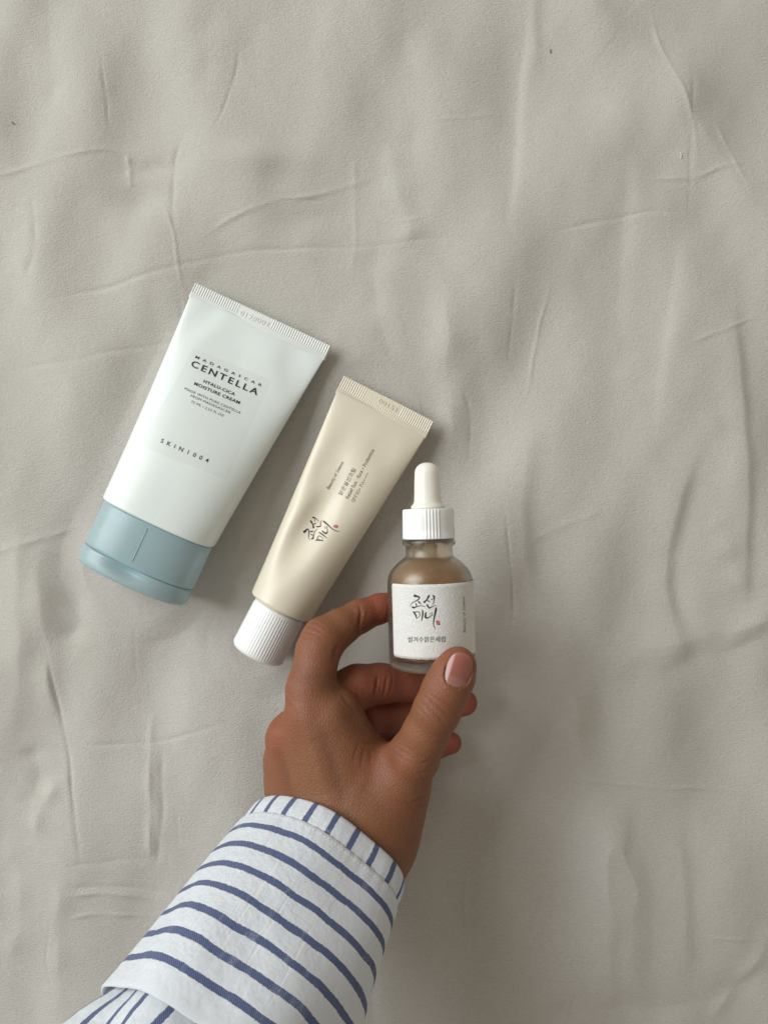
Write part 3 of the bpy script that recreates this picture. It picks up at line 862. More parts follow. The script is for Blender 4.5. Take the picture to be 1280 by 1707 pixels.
    for j in range(nv):
        a = j * m; faces.append((a, a + m, B + a + m, B + a)); a = j * m + nu; faces.append((a, B + a, B + a + m, a + m))
    lab = adopt(mesh_obj('paper_label', verts, faces, pp.m), root)
    bv = bvh_of([lab])
    class TF:
        scale = 1.0
        def __call__(self, x, y): return 640 + x / 8, 960 + y / 8
    logo(bv, TF(), lab)
    print_text('lettering', bv, '쌀겨수맑은세럼', (679.6, 1070.2), (742, 1069.6), 7.6, M['black'], lab)
    print_text('lettering', bv, 'Beauty of Joseon', (776, 1054.6), (774.2, 994.5), 4.0, M['gold_ink'], lab, glyphs=lambda s: serif(s, 0.085))
    return root
build_bottle()

# ------------------------------------------------------------------ the person: hand and sleeve
def surface_nets(f, org, h):
    nx, ny, nz = f.shape
    s = f < 0
    cnt = np.zeros((nx - 1, ny - 1, nz - 1), np.int8)
    for a in (0, 1):
        for b in (0, 1):
            for c in (0, 1):
                cnt += s[a:nx - 1 + a, b:ny - 1 + b, c:nz - 1 + c]
    act = (cnt > 0) & (cnt < 8)
    ids = np.full(act.shape, -1, np.int32)
    I, J, K = np.nonzero(act)
    ids[I, J, K] = np.arange(len(I))
    acc = np.zeros((len(I), 3)); num = np.zeros(len(I))
    corners = [(a, b, c) for a in (0, 1) for b in (0, 1) for c in (0, 1)]
    for p in corners:
        for ax in range(3):
            if p[ax]: continue
            q = list(p); q[ax] = 1
            f0 = f[I + p[0], J + p[1], K + p[2]]; f1 = f[I + q[0], J + q[1], K + q[2]]
            m = (f0 < 0) != (f1 < 0)
            t = np.where(m, f0 / np.where(m, f0 - f1, 1), 0)
            pos = np.array(p, float)[None, :].repeat(len(I), 0); pos[:, ax] += t
            acc[m] += pos[m]; num[m] += 1
    V = (np.stack([I, J, K], -1) + acc / num[:, None]) * h + np.asarray(org)
    quads = []
    for ax in range(3):
        o1, o2 = [(1, 2), (2, 0), (0, 1)][ax]
        a = [slice(None)] * 3; b = [slice(None)] * 3
        a[ax] = slice(0, -1); b[ax] = slice(1, None)
        ch = s[tuple(a)] != s[tuple(b)]
        idx = np.array(np.nonzero(ch))
        ok = (idx[o1] > 0) & (idx[o2] > 0) & (idx[o1] < f.shape[o1] - 1) & (idx[o2] < f.shape[o2] - 1)
        idx = idx[:, ok]
        ins = s[tuple(idx)]
        def cell(d1, d2):
            q = idx.copy(); q[o1] -= d1; q[o2] -= d2
            return ids[tuple(q)]
        Q = np.stack([cell(1, 1), cell(0, 1), cell(0, 0), cell(1, 0)], -1)
        Q[~ins] = Q[~ins][:, ::-1]
        quads.append(Q)
    return V, np.concatenate(quads)

def smin(a, b, k):
    h = np.clip(k - np.abs(a - b), 0, None) / k
    return np.minimum(a, b) - h * h * k * 0.25

class Field:
    """signed distance sums on a grid, in millimetres"""
    def __init__(self, lo, hi, h):
        self.lo = np.array(lo, float); self.h = h
        self.n = np.ceil((np.array(hi) - self.lo) / h).astype(int) + 1
    def new(self):
        return np.full(self.n, 40.0, np.float32)
    def cone(self, f, a, b, r1, r2, k):
        a, b = np.array(a, float), np.array(b, float)
        m = max(r1, r2) + k + 4
        i0 = np.maximum(0, ((np.minimum(a, b) - m - self.lo) / self.h).astype(int))
        i1 = np.minimum(self.n, ((np.maximum(a, b) + m - self.lo) / self.h).astype(int) + 2)
        if (i1 <= i0).any(): return
        g = [self.lo[d] + np.arange(i0[d], i1[d], dtype=np.float32) * self.h for d in range(3)]
        X, Y, Z = np.meshgrid(*g, indexing='ij')
        ba = b - a; l2 = float(ba @ ba) + 1e-6
        px, py, pz = X - a[0], Y - a[1], Z - a[2]
        t = np.clip((px * ba[0] + py * ba[1] + pz * ba[2]) / l2, 0, 1)
        d = np.sqrt((px - t * ba[0]) ** 2 + (py - t * ba[1]) ** 2 + (pz - t * ba[2]) ** 2)
        # blended radius (smooth along the bone)
        d = d - (r1 + (r2 - r1) * t)
        sl = np.s_[i0[0]:i1[0], i0[1]:i1[1], i0[2]:i1[2]]
        f[sl] = smin(f[sl], d.astype(np.float32), k)

def mmP(px, py, z):
    v = P(px, py, z * 0.001) * 1000
    return (v.x, v.y, v.z)

# bones: (px, py, z mm, radius mm)
FINGERS = {
 'index':  [(520, 1192, 49, 10.5), (518, 1150, 48, 9.6), (530, 1085, 44, 8.6), (540, 1066, 41, 8.9), (566, 1047, 37, 7.5), (600, 1027, 31, 6.7), (632, 1015, 27, 6.1), (664, 1005, 22.5, 5.2)],
 'middle': [(488, 1230, 42, 10.2), (530, 1195, 39, 9.2), (578, 1155, 36, 9.0), (596, 1146, 34, 9.2), (632, 1140, 30, 8.2), (676, 1139, 24, 7.6), (710, 1130, 20, 7.0), (740, 1120, 18.5, 6.0)],
 'ring':   [(486, 1265, 33, 10.2), (540, 1225, 28, 9.0), (608, 1196, 24, 8.6), (650, 1192, 20, 7.6), (700, 1184, 16, 7.2), (735, 1178, 14, 6.6), (774, 1172, 13, 5.7)],
 'little': [(498, 1300, 22, 9.0), (550, 1270, 18, 8.0), (610, 1252, 14, 7.4), (660, 1248, 11.5, 6.6), (700, 1246, 10, 6.2), (725, 1243, 9.5, 5.8), (751, 1239, 9.5, 4.9)],
 'thumb':  [(640, 1345, 46, 13.0), (668, 1295, 52, 11.0), (689, 1262, 57, 9.8), (710, 1222, 61.5, 8.6), (728, 1185, 65, 8.7), (742, 1152, 65.5, 8.6), (755, 1126, 64.8, 8.2), (763, 1109, 63.6, 7.0)],
}
PALM = [
 ((590, 1400, 47, 17), (535, 1215, 49, 12.0)),     # index metacarpal
 ((560, 1400, 42, 18), (494, 1236, 43, 10.5)),     # middle metacarpal
 ((543, 1395, 36, 18), (488, 1268, 34, 10.8)),     # ring
 ((540, 1390, 34, 17), (492, 1310, 30, 11)),      # little
 ((620, 1390, 46, 17), (653, 1318, 48, 13.5)),       # base of the thumb
 ((610, 1320, 47, 13), (560, 1190, 48, 9.5)),      # muscle between thumb and index
 ((640, 1310, 42, 13), (600, 1260, 38, 9)),        # thenar side of the palm
 ((560, 1330, 30, 14), (600, 1380, 34, 16)),       # heel of the palm
]
ARM = [((604, 1370, 44, 19), (562, 1445, 48, 21)), ((545, 1370, 40, 17), (530, 1440, 45, 20)), ((570, 1400, 44, 21), (470, 1560, 62, 27)), ((470, 1560, 62, 27), (385, 1700, 80, 31))]

def build_person():
    h = 0.62
    lo = np.array((-92.0, -230.0, -2.0)); hi = np.array((48.0, -24.0, 118.0))
    G = Field(lo, hi, h)
    palm = G.new()
    for a, b in PALM: G.cone(palm, mmP(*a[:3]), mmP(*b[:3]), a[3], b[3], 9.0)
    for a, b in ARM: G.cone(palm, mmP(*a[:3]), mmP(*b[:3]), a[3], b[3], 12.0)
    total = None
    for nm, ch in FINGERS.items():
        fg = G.new()
        for a, b in zip(ch[:-1], ch[1:]):
            G.cone(fg, mmP(*a[:3]), mmP(*b[:3]), a[3], b[3], 2.2)
        fg = smin(palm, fg, 7.0 if nm == 'thumb' else 5.0)
        total = fg if total is None else smin(total, fg, 0.9)
    # knuckle swelling and hollow between the tendons
    V, Q = surface_nets(total, lo, h)
    V = V.astype(np.float64)
    # relax the grid steps
    nv = len(V)
    E = np.concatenate([Q[:, [0, 1]], Q[:, [1, 2]], Q[:, [2, 3]], Q[:, [3, 0]]])
    deg = np.bincount(E.ravel(), minlength=nv).astype(float)
    def relax(V, n, lam):
        for _ in range(n):
            S = np.stack([np.bincount(E[:, 0], V[E[:, 1], d], nv) + np.bincount(E[:, 1], V[E[:, 0], d], nv) for d in range(3)], -1)
            V = V + lam * (S / deg[:, None] - V)
        return V
    V = relax(V, 3, 0.5); V = relax(V, 1, -0.35); V = relax(V, 2, 0.4)
    def normals(V):
        n = np.cross(V[Q[:, 2]] - V[Q[:, 0]], V[Q[:, 3]] - V[Q[:, 1]])
        N = np.stack([sum(np.bincount(Q[:, c], n[:, d], nv) for c in range(4)) for d in range(3)], -1)
        return N / (np.linalg.norm(N, axis=1, keepdims=True) + 1e-12)
    N = normals(V)
    k = CAM_H * 1000 / (CAM_H * 1000 - V[:, 2])
    px = V[:, 0] / (S_PX * 1000) * k + W_PX / 2; py = -V[:, 1] / (S_PX * 1000) * k + H_PX / 2
    z4 = lambda X, Y: (430 + X / 3.2, 980 + Y / 3.2)
    # skin creases: (points in the close-up's frame, half width px, depth mm, lowest z mm)
    CR = [
     ([(852, 590), (900, 640), (960, 690), (1010, 745)], 2.0, 0.40, 52), ([(880, 575), (930, 620), (985, 660), (1035, 700)], 1.8, 0.40, 52),
     ([(905, 560), (960, 595), (1010, 625), (1050, 655)], 1.6, 0.28, 52), ([(838, 615), (880, 665), (930, 715)], 1.6, 0.25, 52), ([(900, 545), (950, 560), (1000, 590)], 1.4, 0.18, 52),
     ([(537, 85), (548, 130), (543, 175), (535, 225)], 2.0, 0.45, 15), ([(640, 470), (632, 520), (622, 580)], 2.2, 0.45, 15), ([(690, 465), (680, 520), (668, 580)], 2.0, 0.35, 15),
     ([(815, 1150), (850, 1135), (895, 1115)], 2.0, 0.28, 20), ([(835, 1180), (870, 1168), (900, 1150)], 1.8, 0.15, 20),
     ([(430, 300), (410, 340), (400, 390)], 2.4, 0.35, 25), ([(560, 815), (600, 832), (650, 826)], 2.0, 0.22, 30),
     ([(560, 640), (590, 700), (640, 790)], 3.5, 0.35, 30), ([(860, 940), (890, 930), (920, 915)], 1.8, 0.22, 30), ([(850, 990), (885, 985), (910, 970)], 1.8, 0.2, 30),
     ([(255, 205), (300, 215), (350, 245)], 1.6, 0.16, 25), ([(245, 235), (300, 245), (345, 275)], 1.5, 0.14, 25), ([(270, 180), (320, 190), (370, 220)], 1.5, 0.14, 25),
     ([(720, 880), (760, 905), (800, 935)], 1.5, 0.14, 30), ([(735, 850), (780, 880), (825, 915)], 1.5, 0.14, 30), ([(760, 830), (810, 860), (850, 900)], 1.4, 0.12, 30),
     ([(860, 960), (880, 1010), (890, 1050)], 1.6, 0.15, 30), ([(820, 970), (850, 1020), (865, 1080)], 1.5, 0.13, 30), ([(780, 1120), (830, 1190), (850, 1240)], 1.6, 0.16, 20),
     ([(540, 830), (520, 880), (505, 930)], 2.0, 0.16, 30), ([(570, 850), (555, 910), (550, 960)], 2.0, 0.14, 30), ([(600, 860), (600, 920), (605, 970)], 1.8, 0.12, 30),
     ([(445, 560), (470, 600), (520, 660)], 2.2, 0.18, 30), ([(170, 560), (200, 600), (240, 640)], 2.0, 0.12, 25), ([(150, 610), (185, 640), (225, 690)], 2.0, 0.12, 25),
     ([(720, 470), (712, 520), (700, 570)], 1.6, 0.2, 15), ([(665, 470), (655, 520), (645, 575)], 1.6, 0.2, 15),
    ]
    D = np.zeros(nv)
    up = np.clip(N[:, 2] * 1.6 + 0.25, 0, 1)
    for pts, w, dep, zl in CR:
        pl = spline([z4(*p) for p in pts], 5); a = np.array(pl)
        m = (px > a[:, 0].min() - 12) & (px < a[:, 0].max() + 12) & (py > a[:, 1].min() - 12) & (py < a[:, 1].max() + 12) & (V[:, 2] > zl)
        if not m.any(): continue
        d, sd, t = poly_dist(px[m], py[m], pl)
        fade = np.clip(np.minimum(t, 1 - t) / 0.25, 0, 1)
        D[m] -= dep * np.exp(-(d / w) ** 2) * (0.25 + 0.75 * fade) * up[m]
        D[m] += dep * 0.30 * np.exp(-((d - 2.6 * w) / (1.4 * w)) ** 2) * fade * up[m]
    # broad forms of the back of the hand
    def form(x, y, rx, ry, rot, amp, zl=30):
        c, s = math.cos(rot), math.sin(rot)
        ax_, ay_ = (px - x) * c + (py - y) * s, -(px - x) * s + (py - y) * c
        return amp * np.exp(-(ax_ / rx) ** 2 - (ay_ / ry) ** 2) * up * (V[:, 2] > zl)
    for args in ((500, 1185, 26, 20, 0.6, 0.9), (462, 1222, 16, 14, 0, 0.7, 20), (580, 1185, 14, 40, -0.4, -0.5), (528, 1270, 10, 70, -0.30, 0.55), (556, 1280, 12, 70, -0.3, -0.45), (492, 1285, 9, 60, -0.2, 0.45), (474, 1290, 9, 55, -0.2, -0.35), (600, 1310, 9, 60, 0.5, 0.14), (520, 1130, 40, 18, 0.3, -0.35), (690, 1275, 26, 20, 0, 0.4), (650, 1270, 20, 30, 0.5, -0.5)):
        D += form(*args)
    # nail bed: a shallow step round the plate
    nb, nt = np.array(z4(1042, 530)), np.array(z4(1098, 350))
    nd = nt - nb; nL = np.hypot(*nd); nd /= nL; npx = np.array([-nd[1], nd[0]])
    HW = 22.5
    def nprof(v):   # half width of the plate along its length
        v = min(max(v, 0.0), 1.0)
        lo_ = (1 - (1 - min(v / 0.42, 1)) ** 2.3) ** (1 / 2.3)
        hi_ = (1 - max(0, (v - 0.55) / 0.46) ** 2.2) ** (1 / 2.2)
        return max(HW * lo_ * hi_ * (0.93 + 0.07 * v), 0.4)
    nu_, nv_ = 28, 34
    ncx = lambda v: 0.0
    v_ = ((px - nb[0]) * nd[0] + (py - nb[1]) * nd[1]) / nL
    u_ = ((px - nb[0]) * npx[0] + (py - nb[1]) * npx[1])
    m = (v_ > -0.25) & (v_ < 1.2) & (np.abs(u_) < 40) & (V[:, 2] > 50) & (N[:, 2] > -0.2)
    vm, um = v_[m], u_[m]
    hw = np.array([nprof(min(max(x, 0.0), 1.0)) if 0 <= x <= 1 else (nprof(0.03) if x < 0 else nprof(1)) for x in vm])
    out = np.maximum(np.abs(um) - hw, np.maximum(-vm * nL, (vm - 0.97) * nL))     # px outside the plate
    wall = 0.45 * np.exp(-((out - 2.6) / 2.0) ** 2) * (vm < 0.86)                      # raised fold
    D[m] += wall
    V2 = V + N * D[:, None]
    # the plate's own surface: fitted to the thumb, arched across
    inn = m.copy(); inn[m] = (out < 0.5)
    un, vn = u_ / HW, v_
    A_ = lambda u, v: np.stack([np.ones_like(u), u, u ** 2, v], -1)
    cf, *_ = np.linalg.lstsq(A_(un[inn], vn[inn]), V[inn, 2], rcond=None)
    def nail_z(u, v):
        return cf[0] + cf[1] * u - 1.75 * u ** 2 + cf[3] * (0.45 * v + 0.30) + 0.70 - 0.1 * v ** 2
    wide = m.copy(); wide[m] = (out < 3.0)
    tgt = np.minimum(V2[wide, 2], nail_z(un[wide], vn[wide]) - 0.40)
    kb = np.clip((1.8 - out[out < 3.0]) / 2.4, 0, 1); kb = kb * kb * (3 - 2 * kb)
    V2[wide, 2] += kb * (tgt - V2[wide, 2])
    N2 = normals(V2)
    hand = np_mesh('hand', V2 * 0.001, Q, None)
    # pigment: redder knuckles and finger ends; second channel darkens creases and hollows
    red = np.zeros(nv)
    def blob(x, y, r, a, zlo=-5, zhi=200):
        return a * np.exp(-((px - x) ** 2 + (py - y) ** 2) / r ** 2) * (V[:, 2] > zlo) * (V[:, 2] < zhi)
    for a in ((640, 1005, 42, 0.9), (775, 1172, 38, 1.0, -5, 40), (751, 1240, 34, 0.9, -5, 30), (765, 1105, 34, 0.6, 45), (600, 1150, 46, 0.55, -5, 50), (520, 1050, 32, 0.25), (455, 1205, 36, 0.35),
              (735, 1180, 30, 0.2, 45), (690, 1140, 60, 0.55, -5, 45), (640, 1200, 60, 0.5, -5, 40), (690, 1270, 50, 0.15), (505, 1185, 40, 0.22)):
        red += blob(*a)
    crs = np.clip(-D / 0.5, 0, 1)
    at = hand.data.attributes.new('tint', 'FLOAT_COLOR', 'POINT')
    colr = np.stack([np.clip(red, 0, 1), crs, np.zeros(nv), np.ones(nv)], -1).astype(np.float32)
    at.data.foreach_set('color', colr.ravel())
    sk = NT('skin')
    co = sk.obj()
    ta = sk.n('ShaderNodeAttribute', attribute_name='tint')
    sep = sk.n('ShaderNodeSeparateColor'); sk.l(ta.outputs['Color'], sep.inputs[0])
    n1 = sk.noise(co, 85, 5, 0.65); n2 = sk.noise(co, 700, 4, 0.65)
    base = sk.mix(n1, (0.190, 0.073, 0.031), (0.270, 0.112, 0.048))
    base = sk.mix(sk.math('MULTIPLY', n2, 0.55), base, (0.19, 0.072, 0.030))
    base = sk.mix(sk.math('MULTIPLY', sep.outputs[0], 0.85), base, (0.30, 0.060, 0.034))
    base = sk.mix(sk.math('MULTIPLY', sep.outputs[1], 0.45), base, (0.09, 0.028, 0.015))
    sk.l(base, sk.b.inputs['Base Color'])
    sk.set(Roughness=0.53, Subsurface_Weight=0.08, Subsurface_Scale=0.0025)
    sk.b.inputs['Subsurface Radius'].default_value = (1.0, 0.32, 0.18)
    sk.b.inputs['Specular IOR Level'].default_value = 0.42
    vo = sk.n('ShaderNodeTexVoronoi', feature='DISTANCE_TO_EDGE'); vo.inputs['Scale'].default_value = 1050
    sk.l(sk.scaled(co, (1, 0.75, 1), (0, 0, R(35))), vo.inputs['Vector'])
    vd = sk.math('MINIMUM', vo.outputs['Distance'], 0.22)
    big_ = sk.noise(co, 32, 3)
    base = sk.mix(sk.math('MULTIPLY', sk.math('SUBTRACT', big_, 0.5), 1.6, True), base, (0.28, 0.070, 0.037))
    base = sk.mix(sk.math('MULTIPLY', sk.math('SUBTRACT', 0.46, big_), 1.4, True), base, (0.28, 0.135, 0.058))
    spot = sk.n('ShaderNodeTexVoronoi'); spot.inputs['Scale'].default_value = 230; sk.l(co, spot.inputs['Vector'])
    base = sk.mix(sk.math('MULTIPLY', sk.math('LESS_THAN', spot.outputs['Distance'], 0.11), 0.22), base, (0.10, 0.035, 0.018))
    lines = sk.math('SUBTRACT', 1.0, sk.math('MULTIPLY', vd, 4.5), True)
    sk.l(sk.mix(sk.math('MULTIPLY', lines, 0.16), base, (0.10, 0.036, 0.016)), sk.b.inputs['Base Color'])
    bh = sk.math('ADD', sk.math('MULTIPLY', vd, 2.2), sk.math('MULTIPLY', sk.noise(co, 320, 3), 0.8))
    sk.l(sk.bump(bh, 0.00020, 0.85), sk.b.inputs['Normal'])
    hand.data.materials.append(sk.m)
    root = thing('person', 'left hand in a rolled blue-striped white sleeve gripping the serum bottle', 'person', P(470, 1560, 0.0))
    adopt(hand, root)
    # thumb nail plate
    verts, faces = [], []
    pos = {}; un2 = np.zeros((nv_ + 1, nu_ + 1))
    for j in range(nv_ + 1):
        for i in range(nu_ + 1):
            v = j / nv_; u = i / nu_ * 2 - 1
            pos[j, i] = nb + nd * nL * v + npx * (u * nprof(v)); un2[j, i] = u * nprof(v) / HW
    jj, ii = np.mgrid[0:nv_ + 1, 0:nu_ + 1]
    uu, vv = ii / nu_ * 2 - 1, jj / nv_
    hz = nail_z(un2, vv) * 0.001
    for side in (0, 1):
        for j in range(nv_ + 1):
            for i in range(nu_ + 1):
                q = pos[j, i]; z = hz[j, i] - side * 0.0004
                verts.append(P(q[0], q[1], z))
    m_ = nu_ + 1; B = m_ * (nv_ + 1)
    for j in range(nv_):
        for i in range(nu_):
            a = j * m_ + i
            faces.append((a, a + m_, a + m_ + 1, a + 1)); faces.append((B + a, B + a + 1, B + a + m_ + 1, B + a + m_))
    for i in range(nu_):
        faces.append((i, i + 1, B + i + 1, B + i)); a = nv_ * m_ + i; faces.append((a, B + a, B + a + 1, a + 1))
    for j in range(nv_):
        a = j * m_; faces.append((a, B + a, B + a + m_, a + m_)); a = j * m_ + nu_; faces.append((a, a + m_, B + a + m_, B + a))
    nm = NT('nail')
    nail = mesh_obj('thumb_nail', verts, faces, nm.m)
    at = nail.data.attributes.new('along', 'FLOAT', 'POINT')
    at.data.foreach_set('value', np.concatenate([vv.ravel() + 0.10 * uu.ravel() ** 2] * 2).astype(np.float32))
    al = nm.n('ShaderNodeAttribute', attribute_name='along')
    cr = nm.n('ShaderNodeValToRGB'); nm.l(al.outputs['Fac'], cr.inputs[0])
    e = cr.color_ramp.elements
    e[0].position = 0.0; e[0].color = (0.29, 0.13, 0.105, 1); e[1].position = 1.0; e[1].color = (0.30, 0.125, 0.09, 1)
    for p_, c_ in ((0.24, (0.29, 0.125, 0.10, 1)), (0.33, (0.27, 0.090, 0.065, 1)), (0.90, (0.29, 0.095, 0.065, 1)), (0.965, (0.30, 0.12, 0.085, 1))):
        x = e.new(p_); x.color = c_
    nm.l(cr.outputs[0], nm.b.inputs['Base Color'])
    nm.set(Roughness=0.24, Subsurface_Weight=0.15, Subsurface_Scale=0.002, Coat_Weight=0.25, Coat_Roughness=0.10)
    adopt(nail, root)
    nail.parent = hand; nail.matrix_parent_inverse = Matrix.Identity(4)
    build_sleeve(root)
    return root

def build_sleeve(root):
    c0 = P(541, 1428, 0.043); c1 = P(380, 1700, 0.088)
    d = (c1 - c0); Lx = d.length; ad = d / Lx                                  # towards the elbow
    side = ad.cross(Vector((0, 0, 1))).normalized(); side = -side if side.x < 0 else side
    upv = side.cross(ad).normalized(); upv = -upv if upv.z < 0 else upv
    r0, r1 = 0.0345, 0.0393
    def rad(s): return r0 + (r1 - r0) * s / Lx
    N = 220
    wr = [(rng.integers(2, 9), rng.uniform(0, 6.28), rng.uniform(0.5, 1), rng.uniform(-60, 60)) for _ in range(10)]
    def pt(s, th, r, wob=1.0):
        c, sn = math.cos(th), math.sin(th)
        n = 2.08
        k = (abs(c) ** n + abs(sn) ** n) ** (-1 / n)
        w = sum(a * math.sin(m * th + ph + s * f) for m, ph, a, f in wr) * 0.00034 * wob
        w += 0.00016 * math.sin(th * 61 + 3 * math.sin(th * 7)) * math.exp(-abs(s - 0.0088) / 0.004)
        # cloth sags on the underside
        rr = (r + w) * k
        return c0 + ad * s + side * (rr * c) + upv * (rr * sn * 1.10)
    def shell(name, rows, mat, uvf):
        """rows: list of (s, r, wob, band coordinate)"""
        verts, faces = [], []
        ths = [2 * math.pi * j / N for j in range(N)]
        for (s, r, wob, b) in rows:
            verts += [pt(s, t, r, wob) for t in ths]
        for i in range(len(rows) - 1):
            for j in range(N):
                k = (j + 1) % N
                faces.append((i * N + j, (i + 1) * N + j, (i + 1) * N + k, i * N + k))
        o = mesh_obj(name, verts, faces, mat)
        uv = o.data.uv_layers.new(name='cloth')
        data = np.zeros((len(faces) * 4, 2), np.float32); q = 0
        for i in range(len(rows) - 1):
            for j in range(N):
                for (ii, jj) in ((i, j), (i + 1, j), (i + 1, j + 1), (i, j + 1)):
                    data[q] = (jj / N * 0.250, rows[ii][3]); q += 1
        uv.data.foreach_set('uv', data.ravel())
        return adopt(o, root)
    def cloth(name, across, pitch, width, phase):
        t = NT(name)
        uv = t.n('ShaderNodeUVMap', uv_map='cloth').outputs[0]
        sx = t.n('ShaderNodeSeparateXYZ'); t.l(uv, sx.inputs[0])
        a = sx.outputs['Y' if across else 'X']; o = sx.outputs['X' if across else 'Y']
        nz = t.noise(t.scaled(uv, (40, 40, 1) if across else (40, 40, 1)), 1.6, 3)
        yarn = t.noise(t.scaled(uv, (900, 5200, 1) if across else (5200, 900, 1)), 1.0, 2)
        pos = t.math('ADD', t.math('SUBTRACT', a, phase), t.math('MULTIPLY', t.math('SUBTRACT', nz, 0.5), 0.0022))
        fr = t.math('ABSOLUTE', t.math('SUBTRACT', t.math('FRACT', t.math('ADD', t.math('DIVIDE', pos, pitch), 0.5)), 0.5))
        edge = t.math('ADD', t.math('MULTIPLY', t.math('SUBTRACT', yarn, 0.5), 0.09), width / pitch / 2)
        inside = t.math('MULTIPLY', t.math('SUBTRACT', edge, fr), 60.0, True)
        if across: inside = t.math('MULTIPLY', inside, t.math('LESS_THAN', a, 0.0655))
        twill = t.n('ShaderNodeTexWave', wave_type='BANDS', bands_direction='DIAGONAL'); twill.inputs['Scale'].default_value = 1.0
        twill.inputs['Distortion'].default_value = 0.6
        t.l(t.scaled(uv, (800, 800, 1)), twill.inputs['Vector'])
        blue = t.mix(twill.outputs['Fac'], (0.060, 0.080, 0.180), (0.15, 0.185, 0.33))
        wear = t.noise(t.scaled(uv, (160, 30, 1) if across else (30, 160, 1)), 1.0, 3, 0.6)
        wr_ = t.math('MULTIPLY', t.math('SUBTRACT', wear, 0.58), 6.0, True)
        fl = t.math('MULTIPLY', wr_, t.math('GREATER_THAN', t.noise(t.scaled(uv, (2600, 2600, 1)), 1.0, 1), 0.5))
        blue = t.mix(t.math('MULTIPLY', fl, 0.55), blue, (0.62, 0.66, 0.72))
        slub = t.noise(t.scaled(uv, (420, 14, 1) if across else (14, 420, 1)), 1.0, 2, 0.5)
        sl = t.math('MULTIPLY', t.math('SUBTRACT', slub, 0.63), 9.0, True)
        white = t.mix(t.noise(t.scaled(uv, (1800, 240, 1)), 1.0, 3), (0.735, 0.775, 0.81), (0.84, 0.865, 0.885))
        white = t.mix(sl, white, (0.88, 0.89, 0.90))
        t.l(t.mix(inside, white, blue), t.b.inputs['Base Color'])
        wv1 = t.n('ShaderNodeTexWave', wave_type='BANDS', bands_direction='X'); wv1.inputs['Scale'].default_value = 1.0
        wv2 = t.n('ShaderNodeTexWave', wave_type='BANDS', bands_direction='Y'); wv2.inputs['Scale'].default_value = 1.0
        t.l(t.scaled(uv, (930, 930, 1)), wv1.inputs['Vector']); t.l(t.scaled(uv, (930, 930, 1)), wv2.inputs['Vector'])
        hgt = t.math('ADD', t.math('ADD', wv1.outputs['Fac'], wv2.outputs['Fac']), t.math('MULTIPLY', t.noise(t.scaled(uv, (500, 500, 1)), 1.0, 3), 2.0))
        hgt = t.math('ADD', hgt, t.math('MULTIPLY', sl, 1.2))
        hgt = t.math('ADD', hgt, t.math('MULTIPLY', inside, 1.0))
        b1 = t.bump(hgt, 0.00013, 0.85)
        b2 = t.bump(t.noise(t.scaled(uv, (60, 60, 1)), 1.0, 4, 0.62), 0.0024, 0.9, b1)
        t.l(b2, t.b.inputs['Normal'])
        t.set(Roughness=0.88, Sheen_Weight=0.15)
        t.b.inputs['Specular IOR Level'].default_value = 0.2
        return t.m
    m_cuff = cloth('cuff_stripes_round', True, 0.0089, 0.0026, 0.0074)
    m_band = cloth('band_stripes_along', False, 0.0104, 0.0026, 0.003)
    m_slv = cloth('sleeve_stripes_along', False, 0.0104, 0.0026, 0.006)
    mm = 0.001
    # edge band: folded rim with its lining inside
    rows = [(22 * mm, rad(.022) - 2.6 * mm, 1, -0.020), (6 * mm, rad(0) - 2.2 * mm, 1, -0.006), (1 * mm, rad(0) - 1.6 * mm, 1, -0.002), (-0.3 * mm, rad(0) - 0.9 * mm, 1, 0.0), (-0.4 * mm, rad(0) - 0.3 * mm, 1, 0.0008),
            (0.3 * mm, rad(0) + 0.25 * mm, 1, 0.0016)]
    rows += [((0.3 + 8.0 * k / 10) * mm, rad(0.008 * k / 10) + (0.35 + 0.25 * math.sin(k / 10 * 3.1)) * mm, 1, 0.0016 + 0.008 * k / 10) for k in range(1, 11)]
    rows += [(8.9 * mm, rad(.009) - 0.3 * mm, 1, 0.0104), (9.3 * mm, rad(.009) - 0.7 * mm, 1, 0.011)]
    shell('cuff_band', rows, m_band, None)
    # rolled cuff: rounded foot next to the band, long outer face, turned hem
    Lc = 79 * mm
    s0 = 8.4 * mm
    rows = [(s0 + 0.5 * mm, rad(s0) - 0.9 * mm, 1, 0), (s0 - 0.0 * mm, rad(s0) - 0.2 * mm, 1, 0.0003), (s0 + 0.25 * mm, rad(s0) + 0.55 * mm, 1, 0.001), (s0 + 0.9 * mm, rad(s0) + 0.95 * mm, 1, 0.0018)]
    n = 46
    for k in range(1, n + 1):
        s = s0 + 0.9 * mm + (Lc - s0 - 0.9 * mm) * k / n
        puff = 1.1 * mm * math.sin(math.pi * k / n) + 0.5 * mm * k / n
        rows.append((s, rad(s) + 0.95 * mm + puff, 1.0 + 1.4 * k / n, s - s0))
    e = rows[-1]
    rows += [(Lc + 0.5 * mm, e[1] - 0.25 * mm, e[2], e[3] + 0.0006), (Lc + 0.6 * mm, e[1] - 0.8 * mm, e[2], e[3] + 0.001), (Lc + 0.2 * mm, e[1] - 1.2 * mm, e[2], e[3] + 0.0015), (Lc - 20 * mm, rad(Lc - 20 * mm) - 0.5 * mm, 1.5, e[3] + 0.02)]
    shell('rolled_cuff', rows, m_cuff, None)
    # row of stitches holding the band to the cuff
    v, f = [], []
    nst = 150
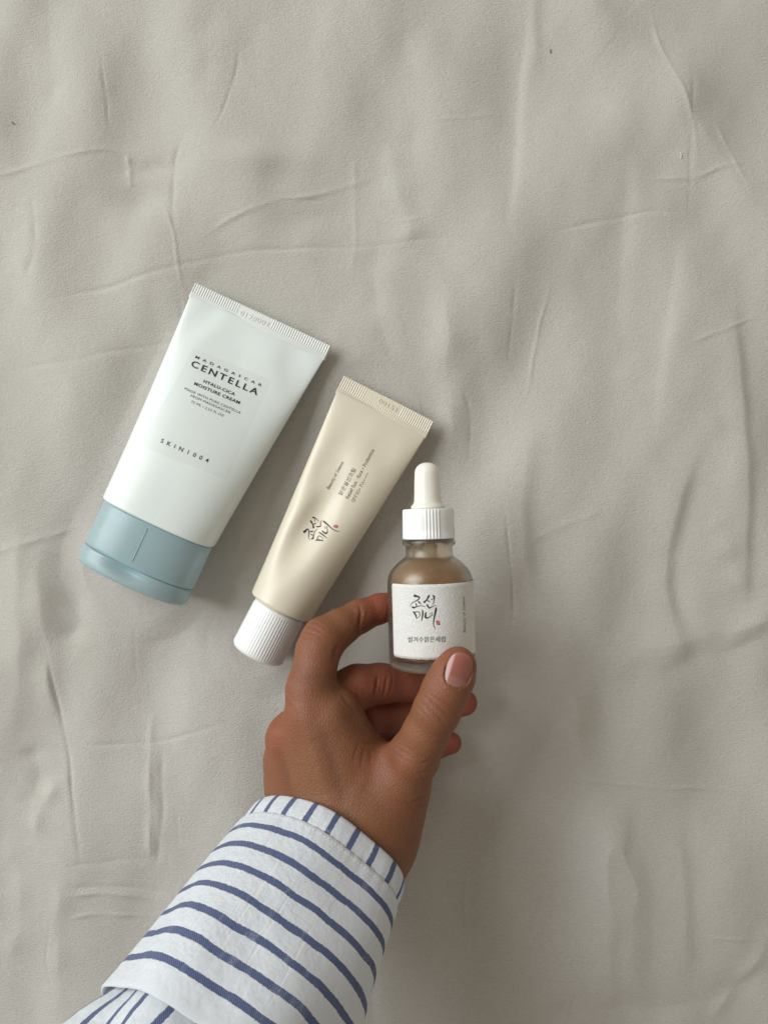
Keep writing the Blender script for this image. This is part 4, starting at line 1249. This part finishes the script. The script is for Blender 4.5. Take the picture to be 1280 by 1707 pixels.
    for i in range(nst):
        t0, t1 = 2 * math.pi * i / nst, 2 * math.pi * (i + 0.62) / nst
        b = len(v)
        for t in (t0, t1):
            for ds, dr in ((-0.00011, 0), (0, 0.00010), (0.00011, 0), (0, -0.0003)):
                v.append(pt(s0 + 0.0019 + ds, t, rad(s0) + 1.14 * mm + dr, 1.0))
        f += [(b, b + 1, b + 5, b + 4), (b + 1, b + 2, b + 6, b + 5), (b + 2, b + 3, b + 7, b + 6), (b + 3, b, b + 4, b + 7), (b + 3, b + 2, b + 1, b), (b + 4, b + 5, b + 6, b + 7)]
    st_ = adopt(mesh_obj('stitching', v, f, ink('thread', (0.66, 0.69, 0.72), 0.8)), root)
    # the sleeve that comes out from under the rolled cuff and runs on up the arm
    rows = []
    for k in range(0, 40):
        s = Lc - 18 * mm + k * 4 * mm
        t = k / 39
        fold = 1.2 * mm * math.sin(k * 1.3) * min(1, max(0, (k - 4) / 6))
        rows.append((s, rad(s) - 2.6 * mm + (4.2 * mm * min(1, max(0, (k - 4) / 6))) + fold + 4 * mm * t, 2.0 + 3 * min(1, k / 8), s))
    shell('shirt_sleeve', rows, m_slv, None)
build_person()

# ------------------------------------------------------------------ specks of lint on the cloth
LINT = ink('dark_lint', (0.03, 0.025, 0.02), 0.9); PILL = ink('pale_lint', (0.75, 0.74, 0.70), 0.9)
sb = bvh_of([sheet])
def lint(pts, r, mat, label):
    v, f = [], []
    sp = spline([np.array(p, float) for p in pts], 3)
    for i, q in enumerate(sp):
        p, n = hit(sb, q[0], q[1]); p = p + Vector((0, 0, r * (1.0 + 0.8 * (i % 3))))
        rr = r * (0.5 if i in (0, len(sp) - 1) else 1.0)
        a = sp[min(i + 1, len(sp) - 1)] - sp[max(i - 1, 0)]; a = a / (np.hypot(*a) + 1e-9)
        nn = Vector((-a[1], -a[0], 0)).normalized()
        for k in range(5):
            t = 2 * math.pi * k / 5
            v.append(p + nn * (rr * math.cos(t)) + Vector((0, 0, rr * math.sin(t))))
    m = len(sp)
    for i in range(m - 1):
        for k in range(5):
            f.append((i * 5 + k, i * 5 + (k + 1) % 5, i * 5 + 5 + (k + 1) % 5, i * 5 + 5 + k))
    f += [tuple(range(5)), tuple((m - 1) * 5 + k for k in reversed(range(5)))]
    o = mesh_obj('lint_fibre', v, f, mat)
    o['label'] = label; o['category'] = 'lint'
lint([(916, 81), (918, 84), (917, 87), (919, 89)], 0.00014, LINT, 'dark curved lint fibre on the sheet near the top edge')
lint([(20, 203), (23, 205), (23, 207)], 0.00018, LINT, 'dark lint speck on the sheet by the left edge')
lint([(1132, 252), (1135, 258), (1134, 262), (1136, 263)], 0.00022, PILL, 'pale lint pill on the diagonal fold in the upper right')
